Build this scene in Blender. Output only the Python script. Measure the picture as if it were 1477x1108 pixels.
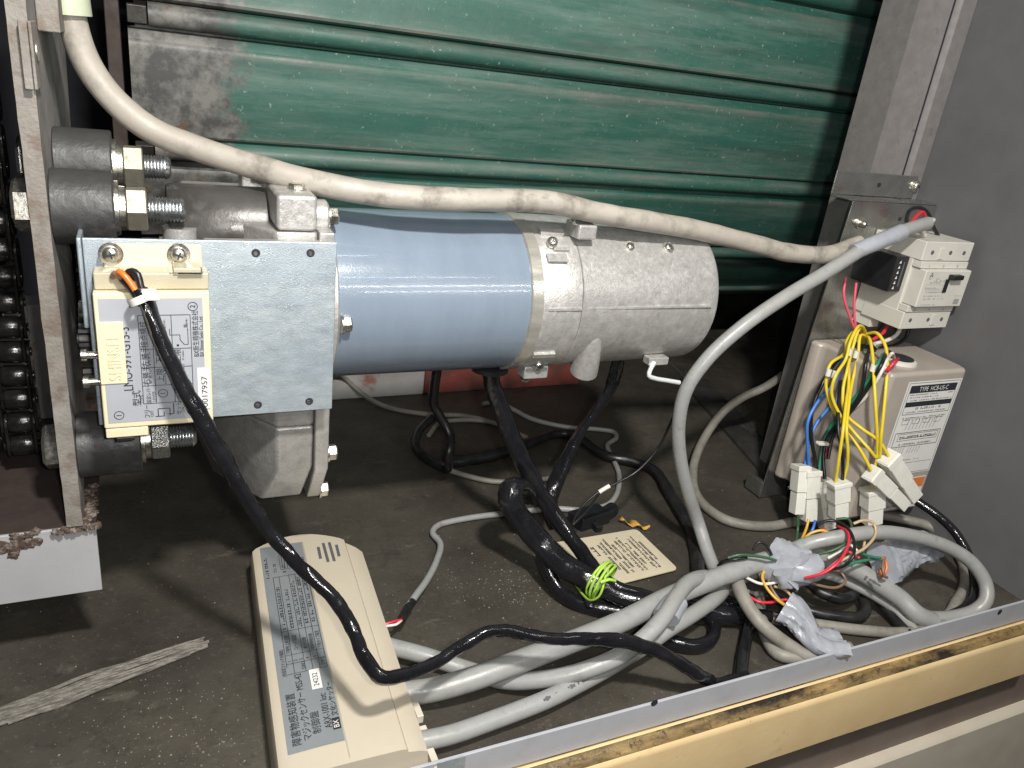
import bpy, bmesh, math, random
from mathutils import Vector, Matrix, noise
random.seed(7)
R = math.radians
for o in list(bpy.data.objects): bpy.data.objects.remove(o)
sc = bpy.context.scene; col = sc.collection

# ------------------------------------------------------------------ camera, world, lamps, exposure
F, CX, CY = 1121.0, 738.5, 554.0                 # focal length and centre of the 1477 x 1108 photograph, pixels
CAM = Vector((0, 0, 0.45))                       # floor of the housing is z = 0
ax = Vector((2441, -154, F)).normalized()        # world X (along the motor) in camera space, from its vanishing point
dn = Vector((-344, 2706, F)); dn = (dn - ax * ax.dot(dn)).normalized()
az = -dn; ay = az.cross(ax)
cam = bpy.data.objects.new('camera', bpy.data.cameras.new('camera')); col.objects.link(cam)
right = Vector((ax.x, ay.x, az.x)); down = Vector((ax.y, ay.y, az.y)); fwd = Vector((ax.z, ay.z, az.z))
cam.matrix_world = Matrix(((right.x, -down.x, -fwd.x, CAM.x), (right.y, -down.y, -fwd.y, CAM.y), (right.z, -down.z, -fwd.z, CAM.z), (0, 0, 0, 1)))
cam.data.sensor_width = 36; cam.data.lens = F / 1477 * 36
cam.data.clip_start = 0.02; cam.data.clip_end = 50
sc.camera = cam

w = bpy.data.worlds.new('World'); sc.world = w; w.use_nodes = True
bg = w.node_tree.nodes['Background']; bg.inputs[0].default_value = (0.9, 0.95, 1.0, 1); bg.inputs[1].default_value = 0.03

def area(name, loc, aim, sx, sy, power, colr=(1, 0.97, 0.92)):
    l = bpy.data.lights.new(name, 'AREA'); l.shape = 'RECTANGLE'; l.size = sx; l.size_y = sy; l.energy = power; l.color = colr
    o = bpy.data.objects.new(name, l); col.objects.link(o); o.location = loc
    d = Vector(aim) - Vector(loc)
    z = -d.normalized(); x = Vector((1, 0, 0)); y = z.cross(x).normalized(); x = y.cross(z)
    o.matrix_world = Matrix(((x.x, y.x, z.x, loc[0]), (x.y, y.y, z.y, loc[1]), (x.z, y.z, z.z, loc[2]), (0, 0, 0, 1)))
    return o
area('work_lamp', (0.13, -0.09, 0.97), (0.33, 0.6, 0.2), 0.07, 0.05, 13.5, (1, 0.97, 0.92))
area('phone_lamp', (0.02, -0.03, 0.475), (0.25, 0.6, 0.22), 0.016, 0.012, 1.9, (1, 0.98, 0.95))
area('lamp_bar', (0.33, -0.06, 0.565), (0.30, 0.6, 0.25), 0.62, 0.005, 0.80, (1, 0.98, 0.95))
area('lamp_bar', (0.46, -0.05, 0.470), (0.40, 0.6, 0.27), 0.34, 0.004, 0.30, (1, 0.98, 0.95))
area('lamp_bar', (0.14, -0.06, 0.660), (0.22, 0.6, 0.27), 0.26, 0.005, 0.25, (1, 0.98, 0.95))
area('lamp_bar', (0.34, -0.06, 0.740), (0.30, 0.6, 0.27), 0.42, 0.004, 0.25, (1, 0.98, 0.95))
area('ceiling_tube', (0.2, 0.0, 1.55), (0.3, 0.55, 0.2), 0.6, 0.02, 0.9, (0.95, 0.98, 1))

sc.view_settings.view_transform = 'Standard'; sc.view_settings.look = 'None'
sc.view_settings.exposure = 0.0; sc.view_settings.gamma = 1; sc.view_settings.use_curve_mapping = False

# ------------------------------------------------------------------ helpers
def U(px, py, **k):
    """point of the place seen at a photograph pixel, on the plane x=, y= or z= (z from the floor)"""
    a, b = (px - CX) / F, (py - CY) / F
    d = right * a + down * b + fwd
    (n, v), = k.items(); i = 'xyz'.index(n)
    return CAM + d * ((v - CAM[i]) / d[i])

org = {None: Vector((0, 0, 0))}
def tag(o, label, cat, group=None, kind=None):
    if label: o['label'] = label
    if cat: o['category'] = cat
    if group: o['group'] = group
    if kind: o['kind'] = kind
    return o
def thing(name, label, cat, loc, group=None):
    o = bpy.data.objects.new(name, None); o.empty_display_size = 0.02; col.objects.link(o); o.location = loc
    org[o] = Vector(loc); return tag(o, label, cat, group)

class MB:
    def __init__(s): s.v = []; s.f = []
    def add(s, vs, fs):
        n = len(s.v); s.v += [Vector(p) for p in vs]; s.f += [[i + n for i in q] for q in fs]; return s
    def obox(s, c, hx, hy, hz):
        c, hx, hy, hz = map(Vector, (c, hx, hy, hz))
        vs = [c + hx * i + hy * j + hz * k for k in (-1, 1) for j in (-1, 1) for i in (-1, 1)]
        fs = [[0, 2, 3, 1], [4, 5, 7, 6], [0, 1, 5, 4], [2, 6, 7, 3], [0, 4, 6, 2], [1, 3, 7, 5]]
        if hx.cross(hy).dot(hz) < 0: fs = [q[::-1] for q in fs]
        return s.add(vs, fs)
    def box(s, x0, x1, y0, y1, z0, z1):
        return s.obox(((x0 + x1) / 2, (y0 + y1) / 2, (z0 + z1) / 2), ((x1 - x0) / 2, 0, 0), (0, (y1 - y0) / 2, 0), (0, 0, (z1 - z0) / 2))
    def prism(s, pts, ext):
        pts = [Vector(p) for p in pts]; ext = Vector(ext); n = len(pts)
        nor = Vector((0, 0, 0))
        for i in range(n): nor += (pts[i] - pts[0]).cross(pts[(i + 1) % n] - pts[0])
        if nor.dot(ext) > 0: pts = pts[::-1]
        return s.add(pts + [p + ext for p in pts], [list(range(n)), list(range(2 * n - 1, n - 1, -1))] + [[i, i + n, (i + 1) % n + n, (i + 1) % n] for i in range(n)])
    def lathe(s, p, d, prof, n=32, caps=True, a0=0.0):
        """rings of (distance along d, radius)"""
        p = Vector(p); d = Vector(d).normalized()
        u = d.orthogonal().normalized()
        if abs(d.x) > .9: u = Vector((0, 0, 1))
        v = d.cross(u); b = len(s.v); vs = []; fs = []
        for t, r in prof:
            for i in range(n):
                a = a0 + 2 * math.pi * i / n; vs.append(p + d * t + (u * math.cos(a) + v * math.sin(a)) * r)
        for k in range(len(prof) - 1):
            for i in range(n):
                j = (i + 1) % n; fs.append([k * n + i, k * n + j, (k + 1) * n + j, (k + 1) * n + i])
        if caps: fs += [list(range(n - 1, -1, -1)), [(len(prof) - 1) * n + i for i in range(n)]]
        return s.add(vs, fs)
    def cyl(s, p0, p1, r0, r1=None, n=20):
        p0, p1 = Vector(p0), Vector(p1)
        return s.lathe(p0, p1 - p0, [(0, r0), ((p1 - p0).length, r0 if r1 is None else r1)], n)
    def sweep(s, pts, rf, n=12, ends=True):
        """tube along a dense polyline; rf(i, t, angle) -> radius"""
        m = len(pts); tg = [(pts[min(i + 1, m - 1)] - pts[max(i - 1, 0)]).normalized() for i in range(m)]
        u = tg[0].orthogonal().normalized(); vs = []; fs = []
        for i in range(m):
            u = (u - tg[i] * u.dot(tg[i])).normalized(); v = tg[i].cross(u)
            for k in range(n):
                a = 2 * math.pi * k / n; vs.append(pts[i] + (u * math.cos(a) + v * math.sin(a)) * rf(i, i / (m - 1), a))
        for i in range(m - 1):
            for k in range(n):
                j = (k + 1) % n; fs.append([i * n + k, i * n + j, (i + 1) * n + j, (i + 1) * n + k])
        if ends: fs += [list(range(n - 1, -1, -1)), [(m - 1) * n + k for k in range(n)]]
        return s.add(vs, fs)
    def build(s, name, mat, parent=None, bevel=0, seg=2, smooth=38, base=None):
        if parent is None:
            if base is None:
                mn = [min(p[i] for p in s.v) for i in range(3)]; mx = [max(p[i] for p in s.v) for i in range(3)]
                base = ((mn[0] + mx[0]) / 2, (mn[1] + mx[1]) / 2, mn[2])
            o0 = Vector(base)
        else: o0 = org[parent]
        me = bpy.data.meshes.new(name); me.from_pydata([p - o0 for p in s.v], [], s.f); me.update()
        o = bpy.data.objects.new(name, me); col.objects.link(o)
        if parent is None: o.location = o0
        else: o.parent = parent
        org[o] = o0
        me.materials.append(mat)
        if smooth:
            me.shade_smooth(); me.set_sharp_from_angle(angle=R(smooth))
        if bevel:
            b = o.modifiers.new('bevel', 'BEVEL'); b.width = bevel; b.segments = seg; b.limit_method = 'ANGLE'; b.angle_limit = R(40); b.harden_normals = True
        return o

def struct(o): o['kind'] = 'structure'; return o

def spline(pts, step=0.004):
    P = [Vector(p) for p in pts]; out = []
    P = [P[0] * 2 - P[1]] + P + [P[-1] * 2 - P[-2]]
    for i in range(1, len(P) - 2):
        p0, p1, p2, p3 = P[i - 1:i + 3]
        t0 = 0; t1 = t0 + max((p1 - p0).length, 1e-5) ** .5; t2 = t1 + max((p2 - p1).length, 1e-5) ** .5; t3 = t2 + max((p3 - p2).length, 1e-5) ** .5
        n = max(2, int((p2 - p1).length / step))
        for k in range(n):
            t = t1 + (t2 - t1) * k / n
            A1 = p0 * ((t1 - t) / (t1 - t0)) + p1 * ((t - t0) / (t1 - t0)); A2 = p1 * ((t2 - t) / (t2 - t1)) + p2 * ((t - t1) / (t2 - t1)); A3 = p2 * ((t3 - t) / (t3 - t2)) + p3 * ((t - t2) / (t3 - t2))
            B1 = A1 * ((t2 - t) / (t2 - t0)) + A2 * ((t - t0) / (t2 - t0)); B2 = A2 * ((t3 - t) / (t3 - t1)) + A3 * ((t - t1) / (t3 - t1))
            out.append(B1 * ((t2 - t) / (t2 - t1)) + B2 * ((t - t1) / (t2 - t1)))
    out.append(P[-2]); return out

def path(pts):
    """(px, py, axis, value) list; axis and value carry over"""
    out = []; a, v = 'z', 0.01
    for q in pts:
        if isinstance(q, Vector): out.append(q); continue
        if len(q) == 4: a, v = q[2], q[3]
        elif len(q) == 3: v = q[2]
        out.append(U(q[0], q[1], **{a: v}))
    return out

def cable(name, label, cat, pts, r, mat, group=None, n=14, wrinkle=0.0, flat=0.0, step=0.004, parent=None):
    P = spline(path(pts), step); seed = random.random() * 50
    def rf(i, t, a):
        q = r
        if flat: q *= 1 + flat * math.cos(2 * (a - 3 * noise.noise((i * .02, seed, 0)) - seed))
        if wrinkle:
            q *= 1 + wrinkle * noise.noise((math.cos(a) * 1.2 + seed, math.sin(a) * 1.2, i * step / r * .35)) + wrinkle * .7 * noise.noise((math.cos(a) * 2.6, math.sin(a) * 2.6 + seed, i * step / r * .8))
        return q
    o = MB().sweep(P, rf, n).build(name, mat, parent, smooth=60)
    if parent is None: tag(o, label, cat, group)
    return o

# ------------------------------------------------------------------ materials
def mat(name, base, rough=0.5, metal=0.0, dirt=None, dscale=20.0, damt=0.5, dlo=0.45, dhi=0.65, bump=0.0, bscale=200.0, stretch=None, rvar=0.15, coat=0.0, tint=0.12, transm=0.0, emit=0, dirt2=None, d2scale=6, d2lo=.55, d2hi=.7, ani=0, sss=0.0):
    m = bpy.data.materials.new(name); m.use_nodes = True; nt = m.node_tree; N = nt.nodes; L = nt.links
    b = N['Principled BSDF']; tc = N.new('ShaderNodeTexCoord'); mp = N.new('ShaderNodeMapping'); L.new(tc.outputs['Object'], mp.inputs[0])
    if stretch: mp.inputs['Scale'].default_value = stretch
    def nz(scale, det=5, rgh=.6):
        t = N.new('ShaderNodeTexNoise'); t.inputs['Scale'].default_value = scale; t.inputs['Detail'].default_value = det; t.inputs['Roughness'].default_value = rgh
        L.new(mp.outputs[0], t.inputs['Vector']); return t.outputs['Fac']
    def ramp(src, lo, hi, a=0.0, z=1.0):
        t = N.new('ShaderNodeMapRange'); t.inputs[1].default_value = lo; t.inputs[2].default_value = hi; t.inputs[3].default_value = a; t.inputs[4].default_value = z
        L.new(src, t.inputs[0]); return t.outputs[0]
    def mix(fac, A, B, mode='MIX'):
        t = N.new('ShaderNodeMix'); t.data_type = 'RGBA'; t.blend_type = mode
        (L.new(fac, t.inputs[0]) if not isinstance(fac, float) else setattr(t.inputs[0], 'default_value', fac))
        for s, x in ((6, A), (7, B)):
            if isinstance(x, tuple): t.inputs[s].default_value = (*x, 1)
            else: L.new(x, t.inputs[s])
        return t.outputs[2]
    n1 = nz(dscale * 1.7); lo = tuple(c * (1 - tint) for c in base); hi = tuple(min(1, c * (1 + tint)) for c in base)
    c = mix(ramp(n1, .3, .7), lo, hi)
    if dirt: c = mix(ramp(nz(dscale, 8, .65), dlo, dhi, 0, damt), c, dirt)
    if dirt2: c = mix(ramp(nz(d2scale, 7, .6), d2lo, d2hi, 0, .9), c, dirt2)
    L.new(c, b.inputs['Base Color'])
    L.new(ramp(nz(dscale * 2.3), .25, .75, max(.02, rough - rvar), min(1, rough + rvar)), b.inputs['Roughness'])
    b.inputs['Metallic'].default_value = metal; b.inputs['Coat Weight'].default_value = coat; b.inputs['Coat Roughness'].default_value = .08
    b.inputs['Transmission Weight'].default_value = transm; b.inputs['Anisotropic'].default_value = ani
    if sss: b.inputs['Subsurface Weight'].default_value = sss; b.inputs['Subsurface Radius'].default_value = (.004, .004, .003)
    if bump:
        bp = N.new('ShaderNodeBump'); bp.inputs['Strength'].default_value = bump; bp.inputs['Distance'].default_value = .001
        L.new(nz(bscale, 4), bp.inputs['Height']); L.new(bp.outputs[0], b.inputs['Normal'])
    return m

M = {}
M['alu'] = mat('cast_aluminium', (.50, .49, .47), .38, .5, (.30, .28, .26), 130, .5, .5, .72, bump=.3, bscale=620, dirt2=(.64, .63, .61), d2scale=75, d2lo=.52, d2hi=.72)
M['alu_dirty'] = mat('gearbox_casting', (.44, .43, .41), .42, .5, (.26, .24, .20), 60, .55, .5, .72, bump=.5, bscale=520, dirt2=(.58, .57, .55), d2scale=34, d2lo=.50, d2hi=.75)
M['machined'] = mat('machined_metal', (.60, .58, .52), .30, .6, (.45, .42, .36), 60, .3, stretch=(.2, 1, 1))
M['zinc'] = mat('zinc_plate', (.42, .48, .52), .36, .5, (.64, .67, .66), 70, .55, .5, .72, bump=.35, bscale=1700, stretch=(.55, 1, 1.3), dirt2=(.37, .435, .49), d2scale=11, d2lo=.47, d2hi=.68)
M['zinc_dark'] = mat('bracket_zinc', (.42, .42, .40), .28, .9, (.24, .24, .23), 18, .5, bump=.06, bscale=500)
M['bluepaint'] = mat('blue_grey_paint', (.190, .235, .295), .20, 0, (.165, .205, .26), 14, .4, bump=.12, bscale=420, stretch=(3, 1, 1), coat=.6, rvar=.06, tint=.04, dirt2=(.05, .055, .06), d2scale=95, d2lo=.735, d2hi=.745)
M['bolt'] = mat('zinc_bolt', (.62, .60, .54), .30, .95, (.35, .32, .25), 120, .5, bump=.1, bscale=600)
M['bolt_yellow'] = mat('yellowed_zinc_nut', (.30, .285, .22), .45, .6, (.22, .20, .16), 110, .6, bump=.15, bscale=600)
M['sparkle'] = mat('rough_plated_nut', (.60, .60, .58), .35, .95, (.25, .25, .24), 900, .8, .48, .55, bump=.8, bscale=1100)
M['thread'] = mat('thread_steel', (.50, .52, .53), .32, .95, (.25, .26, .27), 200, .5)
M['spacer'] = mat('dark_steel_spacer', (.055, .055, .054), .48, .25, (.04, .04, .04), 30, .7, .42, .6, bump=.55, bscale=190, dirt2=(.12, .12, .118), d2scale=36, d2lo=.56, d2hi=.72)
M['castdark'] = mat('greased_casting', (.09, .085, .08), .36, .3, (.03, .028, .025), 17, .8, .4, .62, bump=.25, bscale=200, dirt2=(.20, .19, .18), d2scale=20, d2lo=.58, d2hi=.75)
M['rustplate'] = mat('rusty_bare_plate', (.23, .21, .185), .7, .1, (.15, .11, .085), 55, .75, .48, .62, bump=.6, bscale=420, dirt2=(.30, .28, .26), d2scale=30)
M['plateface'] = mat('primed_plate', (.27, .255, .245), .65, .1, (.10, .085, .075), 24, .7, bump=.3, bscale=240)
M['channel'] = mat('grey_painted_channel', (.38, .38, .39), .6, 0, (.33, .27, .24), 14, .6, .55, .75, bump=.12, bscale=200, tint=.05)
M['weld'] = mat('rusty_weld', (.085, .055, .04), .75, .2, (.24, .21, .19), 260, .8, .48, .6, bump=1.0, bscale=330)
M['gear'] = mat('oiled_gear_steel', (.12, .12, .115), .4, .8, (.04, .04, .04), 60, .7)
M['chain'] = mat('oily_black_chain', (.010, .0095, .009), .22, .2, (.03, .025, .022), 90, .6, bump=.2, bscale=400)
M['cream'] = mat('cream_plastic', (.72, .64, .44), .42, 0, (.60, .52, .35), 20, .4, .5, .8, bump=.04, bscale=700, tint=.03, sss=.05)
M['clearish'] = mat('yellowed_clear_cover', (.66, .60, .44), .25, 0, tint=.05, transm=.35)
M['beige'] = mat('beige_abs_box', (.52, .465, .365), .42, 0, (.48, .41, .31), 9, .4, bump=.10, bscale=1100, tint=.03)
M['beige_in'] = mat('beige_abs_base', (.60, .56, .46), .5, 0, (.45, .40, .32), 20, .4, tint=.04)
M['greylabel'] = mat('grey_foil_label', (.40, .415, .45), .38, .1, (.47, .48, .50), 18, .5, .5, .75, tint=.05)
M['greylabel2'] = mat('grey_film_label', (.225, .245, .26), .38, .1, (.28, .27, .25), 14, .5, .5, .75, tint=.04)
M['ink'] = mat('black_ink', (.02, .022, .03), .6, tint=.0)
M['inkgrey'] = mat('faded_ink', (.10, .10, .11), .6, tint=.0)
M['white'] = mat('white_paper_label', (.72, .71, .68), .5, tint=.03)
M['black_sleeve'] = mat('black_vinyl_sleeve', (.009, .009, .011), .15, 0, (.02, .02, .021), 60, .4, bump=.9, bscale=75, rvar=.06)
M['black_cable'] = mat('black_pvc_cable', (.013, .013, .014), .32, 0, (.035, .034, .032), 40, .5, bump=.1, bscale=300)
M['black'] = mat('black_plastic', (.012, .012, .014), .4, 0, (.02, .02, .02), 40, .4, bump=.05, bscale=500)
M['beige_cable'] = mat('old_ivory_cable', (.36, .33, .285), .5, 0, (.10, .09, .075), 38, .85, .50, .66, bump=.25, bscale=260, dirt2=(.36, .325, .28), d2scale=9, d2lo=.45, d2hi=.7)
M['grey_cable'] = mat('grey_pvc_cable', (.30, .305, .297), .36, 0, (.15, .145, .13), 75, .55, .58, .72, bump=.12, bscale=350, tint=.06, dirt2=(.27, .265, .245), d2scale=12, d2lo=.48, d2hi=.7)
M['dull_cable'] = mat('dirty_grey_cable', (.25, .235, .205), .55, 0, (.12, .11, .09), 26, .7, .45, .65, bump=.15, bscale=300)
M['sleeve_green'] = mat('pale_green_conduit_collar', (.46, .50, .36), .4, 0, (.4, .42, .33), 30, .4)
M['tape'] = mat('grey_vinyl_tape', (.34, .355, .39), .24, 0, (.28, .29, .32), 30, .4, bump=.7, bscale=90, rvar=.08)
M['greenshutter'] = None
M['floor'] = None
M['wall'] = mat('grey_side_panel', (.115, .115, .12), .55, 0, (.095, .09, .09), 9, .6, bump=.15, bscale=300, tint=.08, rvar=.12, dirt2=(.135, .132, .13), d2scale=4, d2lo=.48, d2hi=.75)
M['post'] = mat('beige_grey_post', (.17, .16, .155), .6, 0, (.10, .085, .075), 55, .8, .62, .7, bump=.15, bscale=180)
M['darkwall'] = mat('dark_back_wall', (.02, .022, .028), .8, 0, (.03, .03, .035), 4, .5)
M['redpaint'] = mat('faded_red_beam_paint', (.22, .055, .045), .6, 0, (.10, .055, .045), 40, .8, .45, .62, bump=.2, bscale=150)
M['whitepaint'] = mat('chipped_white_beam_paint', (.36, .35, .34), .6, 0, (.25, .10, .06), 20, .9, .6, .68, bump=.2, bscale=150)
M['lip'] = mat('pale_grey_lip', (.40, .41, .44), .5, 0, (.30, .30, .31), 22, .5, .55, .75, bump=.08, bscale=240, tint=.05)
M['gold'] = None
M['brown'] = mat('brown_fascia', (.20, .15, .12), .6, 0, (.21, .19, .17), 12, .5, bump=.1, bscale=150)
M['trim'] = mat('ivory_trim', (.62, .56, .46), .5, 0, (.52, .46, .36), 12, .5, tint=.03)
M['brk'] = mat('breaker_plastic', (.60, .58, .52), .42, 0, (.50, .48, .42), 30, .3, bump=.05, bscale=900, tint=.03)
M['ctrl'] = mat('taupe_steel_box', (.40, .355, .305), .36, 0, (.34, .30, .26), 16, .4, bump=.04, bscale=300, tint=.04, coat=.2)
M['nylon'] = mat('milky_nylon', (.78, .77, .70), .32, 0, (.68, .66, .57), 60, .4, tint=.04, sss=.15)
M['orange'] = mat('orange_label', (.68, .20, .05), .5, tint=.05)
M['card'] = mat('ivory_card', (.62, .55, .40), .5, 0, (.52, .45, .33), 26, .5, tint=.04)
M['lime'] = mat('lime_wire_tie', (.38, .62, .08), .5, tint=.08)
M['rope'] = mat('frayed_rope_fibre', (.28, .26, .225), .7, 0, (.10, .09, .08), 160, .8, .42, .6, bump=1, bscale=900, stretch=(.4, 3, 3))
M['leverwhite'] = mat('white_plated_rod', (.74, .76, .74), .3, .3, tint=.03)
M['rusty'] = mat('rusty_drum', (.05, .035, .030), .7, .2, (.04, .03, .03), 30, .7, bump=.4, bscale=120)
M['grit'] = mat('pale_grit', (.26, .24, .205), .8, tint=.3, dscale=300)
M['leaf'] = mat('ochre_tag', (.50, .28, .05), .5, tint=.2)
M['foam'] = mat('black_foam', (.014, .014, .014), .8, bump=.5, bscale=200)
def wirem(n, c): M[n] = mat(n, c, .36, 0, tint=.05, dscale=60)
for n, c in dict(w_yellow=(.72, .55, .035), w_blue=(.06, .20, .60), w_green=(.03, .22, .13), w_red=(.60, .03, .05), w_pink=(.72, .10, .16), w_white=(.72, .68, .62), w_black=(.013, .013, .015), w_orange=(.75, .17, .03), w_brown=(.20, .13, .08), w_tan=(.45, .34, .20), w_amber=(.62, .36, .05), w_dkgreen=(.04, .10, .05)).items(): wirem(n, c)

def special(name):
    m = bpy.data.materials.new(name); m.use_nodes = True; nt = m.node_tree; return m, nt.nodes, nt.links, nt.nodes['Principled BSDF']
class G:
    def __init__(s, name):
        s.m, s.N, s.L, s.b = special(name); s.tc = s.N.new('ShaderNodeTexCoord'); s.co = s.tc.outputs['Object']
    def map(s, scale):
        m = s.N.new('ShaderNodeMapping'); m.inputs['Scale'].default_value = scale; s.L.new(s.tc.outputs['Object'], m.inputs[0]); return m.outputs[0]
    def noise(s, sc_, det=6, r=.6, co=None):
        t = s.N.new('ShaderNodeTexNoise'); t.inputs['Scale'].default_value = sc_; t.inputs['Detail'].default_value = det; t.inputs['Roughness'].default_value = r
        s.L.new(co or s.co, t.inputs['Vector']); return t.outputs['Fac']
    def vor(s, sc_, co=None):
        t = s.N.new('ShaderNodeTexVoronoi'); t.inputs['Scale'].default_value = sc_; s.L.new(co or s.co, t.inputs['Vector']); return t.outputs['Distance']
    def rmp(s, src, lo, hi, a=0., z=1.):
        t = s.N.new('ShaderNodeMapRange'); t.inputs[1].default_value = lo; t.inputs[2].default_value = hi; t.inputs[3].default_value = a; t.inputs[4].default_value = z; s.L.new(src, t.inputs[0]); return t.outputs[0]
    def mix(s, f, A, B):
        t = s.N.new('ShaderNodeMix'); t.data_type = 'RGBA'; s.L.new(f, t.inputs[0])
        for i, x in ((6, A), (7, B)):
            if isinstance(x, tuple): t.inputs[i].default_value = (*x, 1)
            else: s.L.new(x, t.inputs[i])
        return t.outputs[2]
    def math(s, op, A, B):
        t = s.N.new('ShaderNodeMath'); t.operation = op
        for i, x in ((0, A), (1, B)):
            if isinstance(x, (int, float)): t.inputs[i].default_value = x
            else: s.L.new(x, t.inputs[i])
        return t.outputs[0]
    def xyz(s):
        t = s.N.new('ShaderNodeSeparateXYZ'); s.L.new(s.co, t.inputs[0]); return t.outputs
    def bump(s, h, st=.3, dist=.001):
        t = s.N.new('ShaderNodeBump'); t.inputs['Strength'].default_value = st; t.inputs['Distance'].default_value = dist; s.L.new(h, t.inputs['Height']); s.L.new(t.outputs[0], s.b.inputs['Normal'])

# green slat paint: chalky bloom, dirt streaks, bare and rusty at the worn left end (x is measured from the slat's left end)
g = G('chalky_green_slat_paint'); X = g.xyz()[0]
c = g.mix(g.rmp(g.noise(12, 8, .65, g.map((.12, 1, 1))), .35, .68), (.017, .088, .066), (.036, .140, .108))
c = g.mix(g.rmp(g.noise(34, 9, .72, g.map((.10, 1, 1))), .47, .72, 0, .7), c, (.17, .25, .215))
c = g.mix(g.rmp(g.noise(18, 9, .75, g.map((.16, 1, 1.6))), .53, .70, 0, .6), c, (.030, .045, .040))
c = g.mix(g.rmp(g.noise(60, 9, .8), .56, .72, 0, .5), c, (.15, .22, .19))
c = g.mix(g.rmp(g.noise(190, 3), .66, .72, 0, .7), c, (.30, .35, .31))
c = g.mix(g.rmp(g.noise(140, 4, .7), .68, .72, 0, .8), c, (.02, .03, .028))
at = g.N.new('ShaderNodeAttribute'); at.attribute_name = 'dust'
c = g.mix(g.math('MULTIPLY', at.outputs['Fac'], g.rmp(g.noise(40, 9, .75, g.map((.35, 1, 1))), .36, .66, .1, .95)), c, (.20, .175, .155))
wear = g.math('ADD', X, g.math('ADD', g.math('MULTIPLY', g.noise(16, 9, .72), .13), g.math('MULTIPLY', g.noise(120, 4, .7), .03)))
worn = g.rmp(wear, .158, .172, 1, 0)
bare = g.mix(g.rmp(g.noise(45, 7, .7), .42, .6), (.075, .075, .072), (.20, .195, .18))
bare = g.mix(g.rmp(g.noise(33, 9, .75), .58, .64, 0, .85), bare, (.15, .085, .045))
c = g.mix(worn, c, bare)
flake = g.rmp(g.noise(17, 9, .75), .675, .69, 0, 1); near = g.rmp(X, .1, .3, 1, 0)
c = g.mix(g.math('MULTIPLY', flake, near), c, (.30, .27, .245))
g.L.new(c, g.b.inputs['Base Color']); g.L.new(g.rmp(g.noise(25), .3, .7, .38, .62), g.b.inputs['Roughness']); g.bump(g.noise(110, 8, .7), .35); M['greenshutter'] = g.m
# dusty bottom plate of the housing
g = G('dusty_dark_floor')
c = g.mix(g.rmp(g.noise(5, 7, .6), .35, .68), (.032, .026, .020), (.082, .073, .056))
c = g.mix(g.rmp(g.noise(21, 8, .7), .52, .70, 0, .75), c, (.030, .027, .023))
c = g.mix(g.rmp(g.noise(38, 9, .75), .60, .74, 0, .6), c, (.16, .145, .115))
c = g.mix(g.rmp(g.noise(75, 9, .8), .54, .66, 0, .55), c, (.020, .018, .015))
c = g.mix(g.rmp(g.noise(260, 5, .75), .60, .68, 0, .6), c, (.17, .155, .125))
c = g.mix(g.rmp(g.noise(28, 9, .78, g.map((.25, 1, 1))), .60, .66, 0, .35), c, (.17, .16, .13))
c = g.mix(g.rmp(g.vor(170), .0, .10, .5, 0), c, (.20, .185, .15))
g.L.new(c, g.b.inputs['Base Color']); g.L.new(g.rmp(g.noise(15), .3, .7, .5, .85), g.b.inputs['Roughness']); g.bump(g.noise(130, 9, .75), .55, .0015); M['floor'] = g.m
# yellow painted sill: soot collected on the tread, clean face
g = G('soiled_yellow_paint'); z = g.xyz()
c = g.mix(g.rmp(g.noise(16), .3, .7), (.68, .50, .26), (.76, .58, .32))
c = g.mix(g.rmp(g.noise(40, 8, .7), .62, .72, 0, .5), c, (.40, .26, .10))
c = g.mix(g.rmp(g.noise(240, 3), .70, .74, 0, .7), c, (.10, .06, .03))
g.L.new(c, g.b.inputs['Base Color']); g.b.inputs['Roughness'].default_value = .38; g.bump(g.noise(70, 6), .25); M['gold'] = g.m
g = G('sooty_yellow_tread')
c = g.mix(g.rmp(g.noise(13, 8, .7, g.map((.5, 2, 1))), .42, .66), (.022, .015, .010), (.46, .31, .12))
c = g.mix(g.rmp(g.noise(150, 4, .7), .56, .66, 0, .8), c, (.03, .02, .014))
g.L.new(c, g.b.inputs['Base Color']); g.L.new(g.rmp(g.noise(60), .35, .65, .28, .6), g.b.inputs['Roughness']); g.bump(g.noise(180, 8, .7), .8); M['tread'] = g.m

# ------------------------------------------------------------------ lettering (built as flat meshes at the end)
JOBS = []
def text(s, p, xd, yd, size, m, parent, align='LEFT', ext=0.0, lift=.0004, wx=1.0):
    JOBS.append((s, Vector(p), Vector(xd).normalized(), Vector(yd).normalized(), size, m, parent, align, ext, lift, wx))
def flush_text():
    tmp = []
    for (s, p, xd, yd, size, m, parent, align, ext, lift, wx) in JOBS:
        cu = bpy.data.curves.new('lettering', 'FONT'); cu.body = s; cu.size = size; cu.align_x = align; cu.align_y = 'BOTTOM_BASELINE'; cu.extrude = ext; cu.resolution_u = 3
        o = bpy.data.objects.new('lettering_tmp', cu); col.objects.link(o); tmp.append(o)
    bpy.context.view_layer.update(); dg = bpy.context.evaluated_depsgraph_get()
    for o, (s, p, xd, yd, size, m, parent, align, ext, lift, wx) in zip(tmp, JOBS):
        me = bpy.data.meshes.new_from_object(o.evaluated_get(dg)); me.name = 'lettering'
        zd = xd.cross(yd); q = p - org[parent] + zd * lift
        me.transform(Matrix(((xd.x * wx, yd.x, zd.x, q.x), (xd.y * wx, yd.y, zd.y, q.y), (xd.z * wx, yd.z, zd.z, q.z), (0, 0, 0, 1))))
        me.materials.clear(); me.materials.append(m)
        n = bpy.data.objects.new('lettering', me); col.objects.link(n); n.parent = parent; org[n] = org[parent]
        bpy.data.objects.remove(o)
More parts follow.
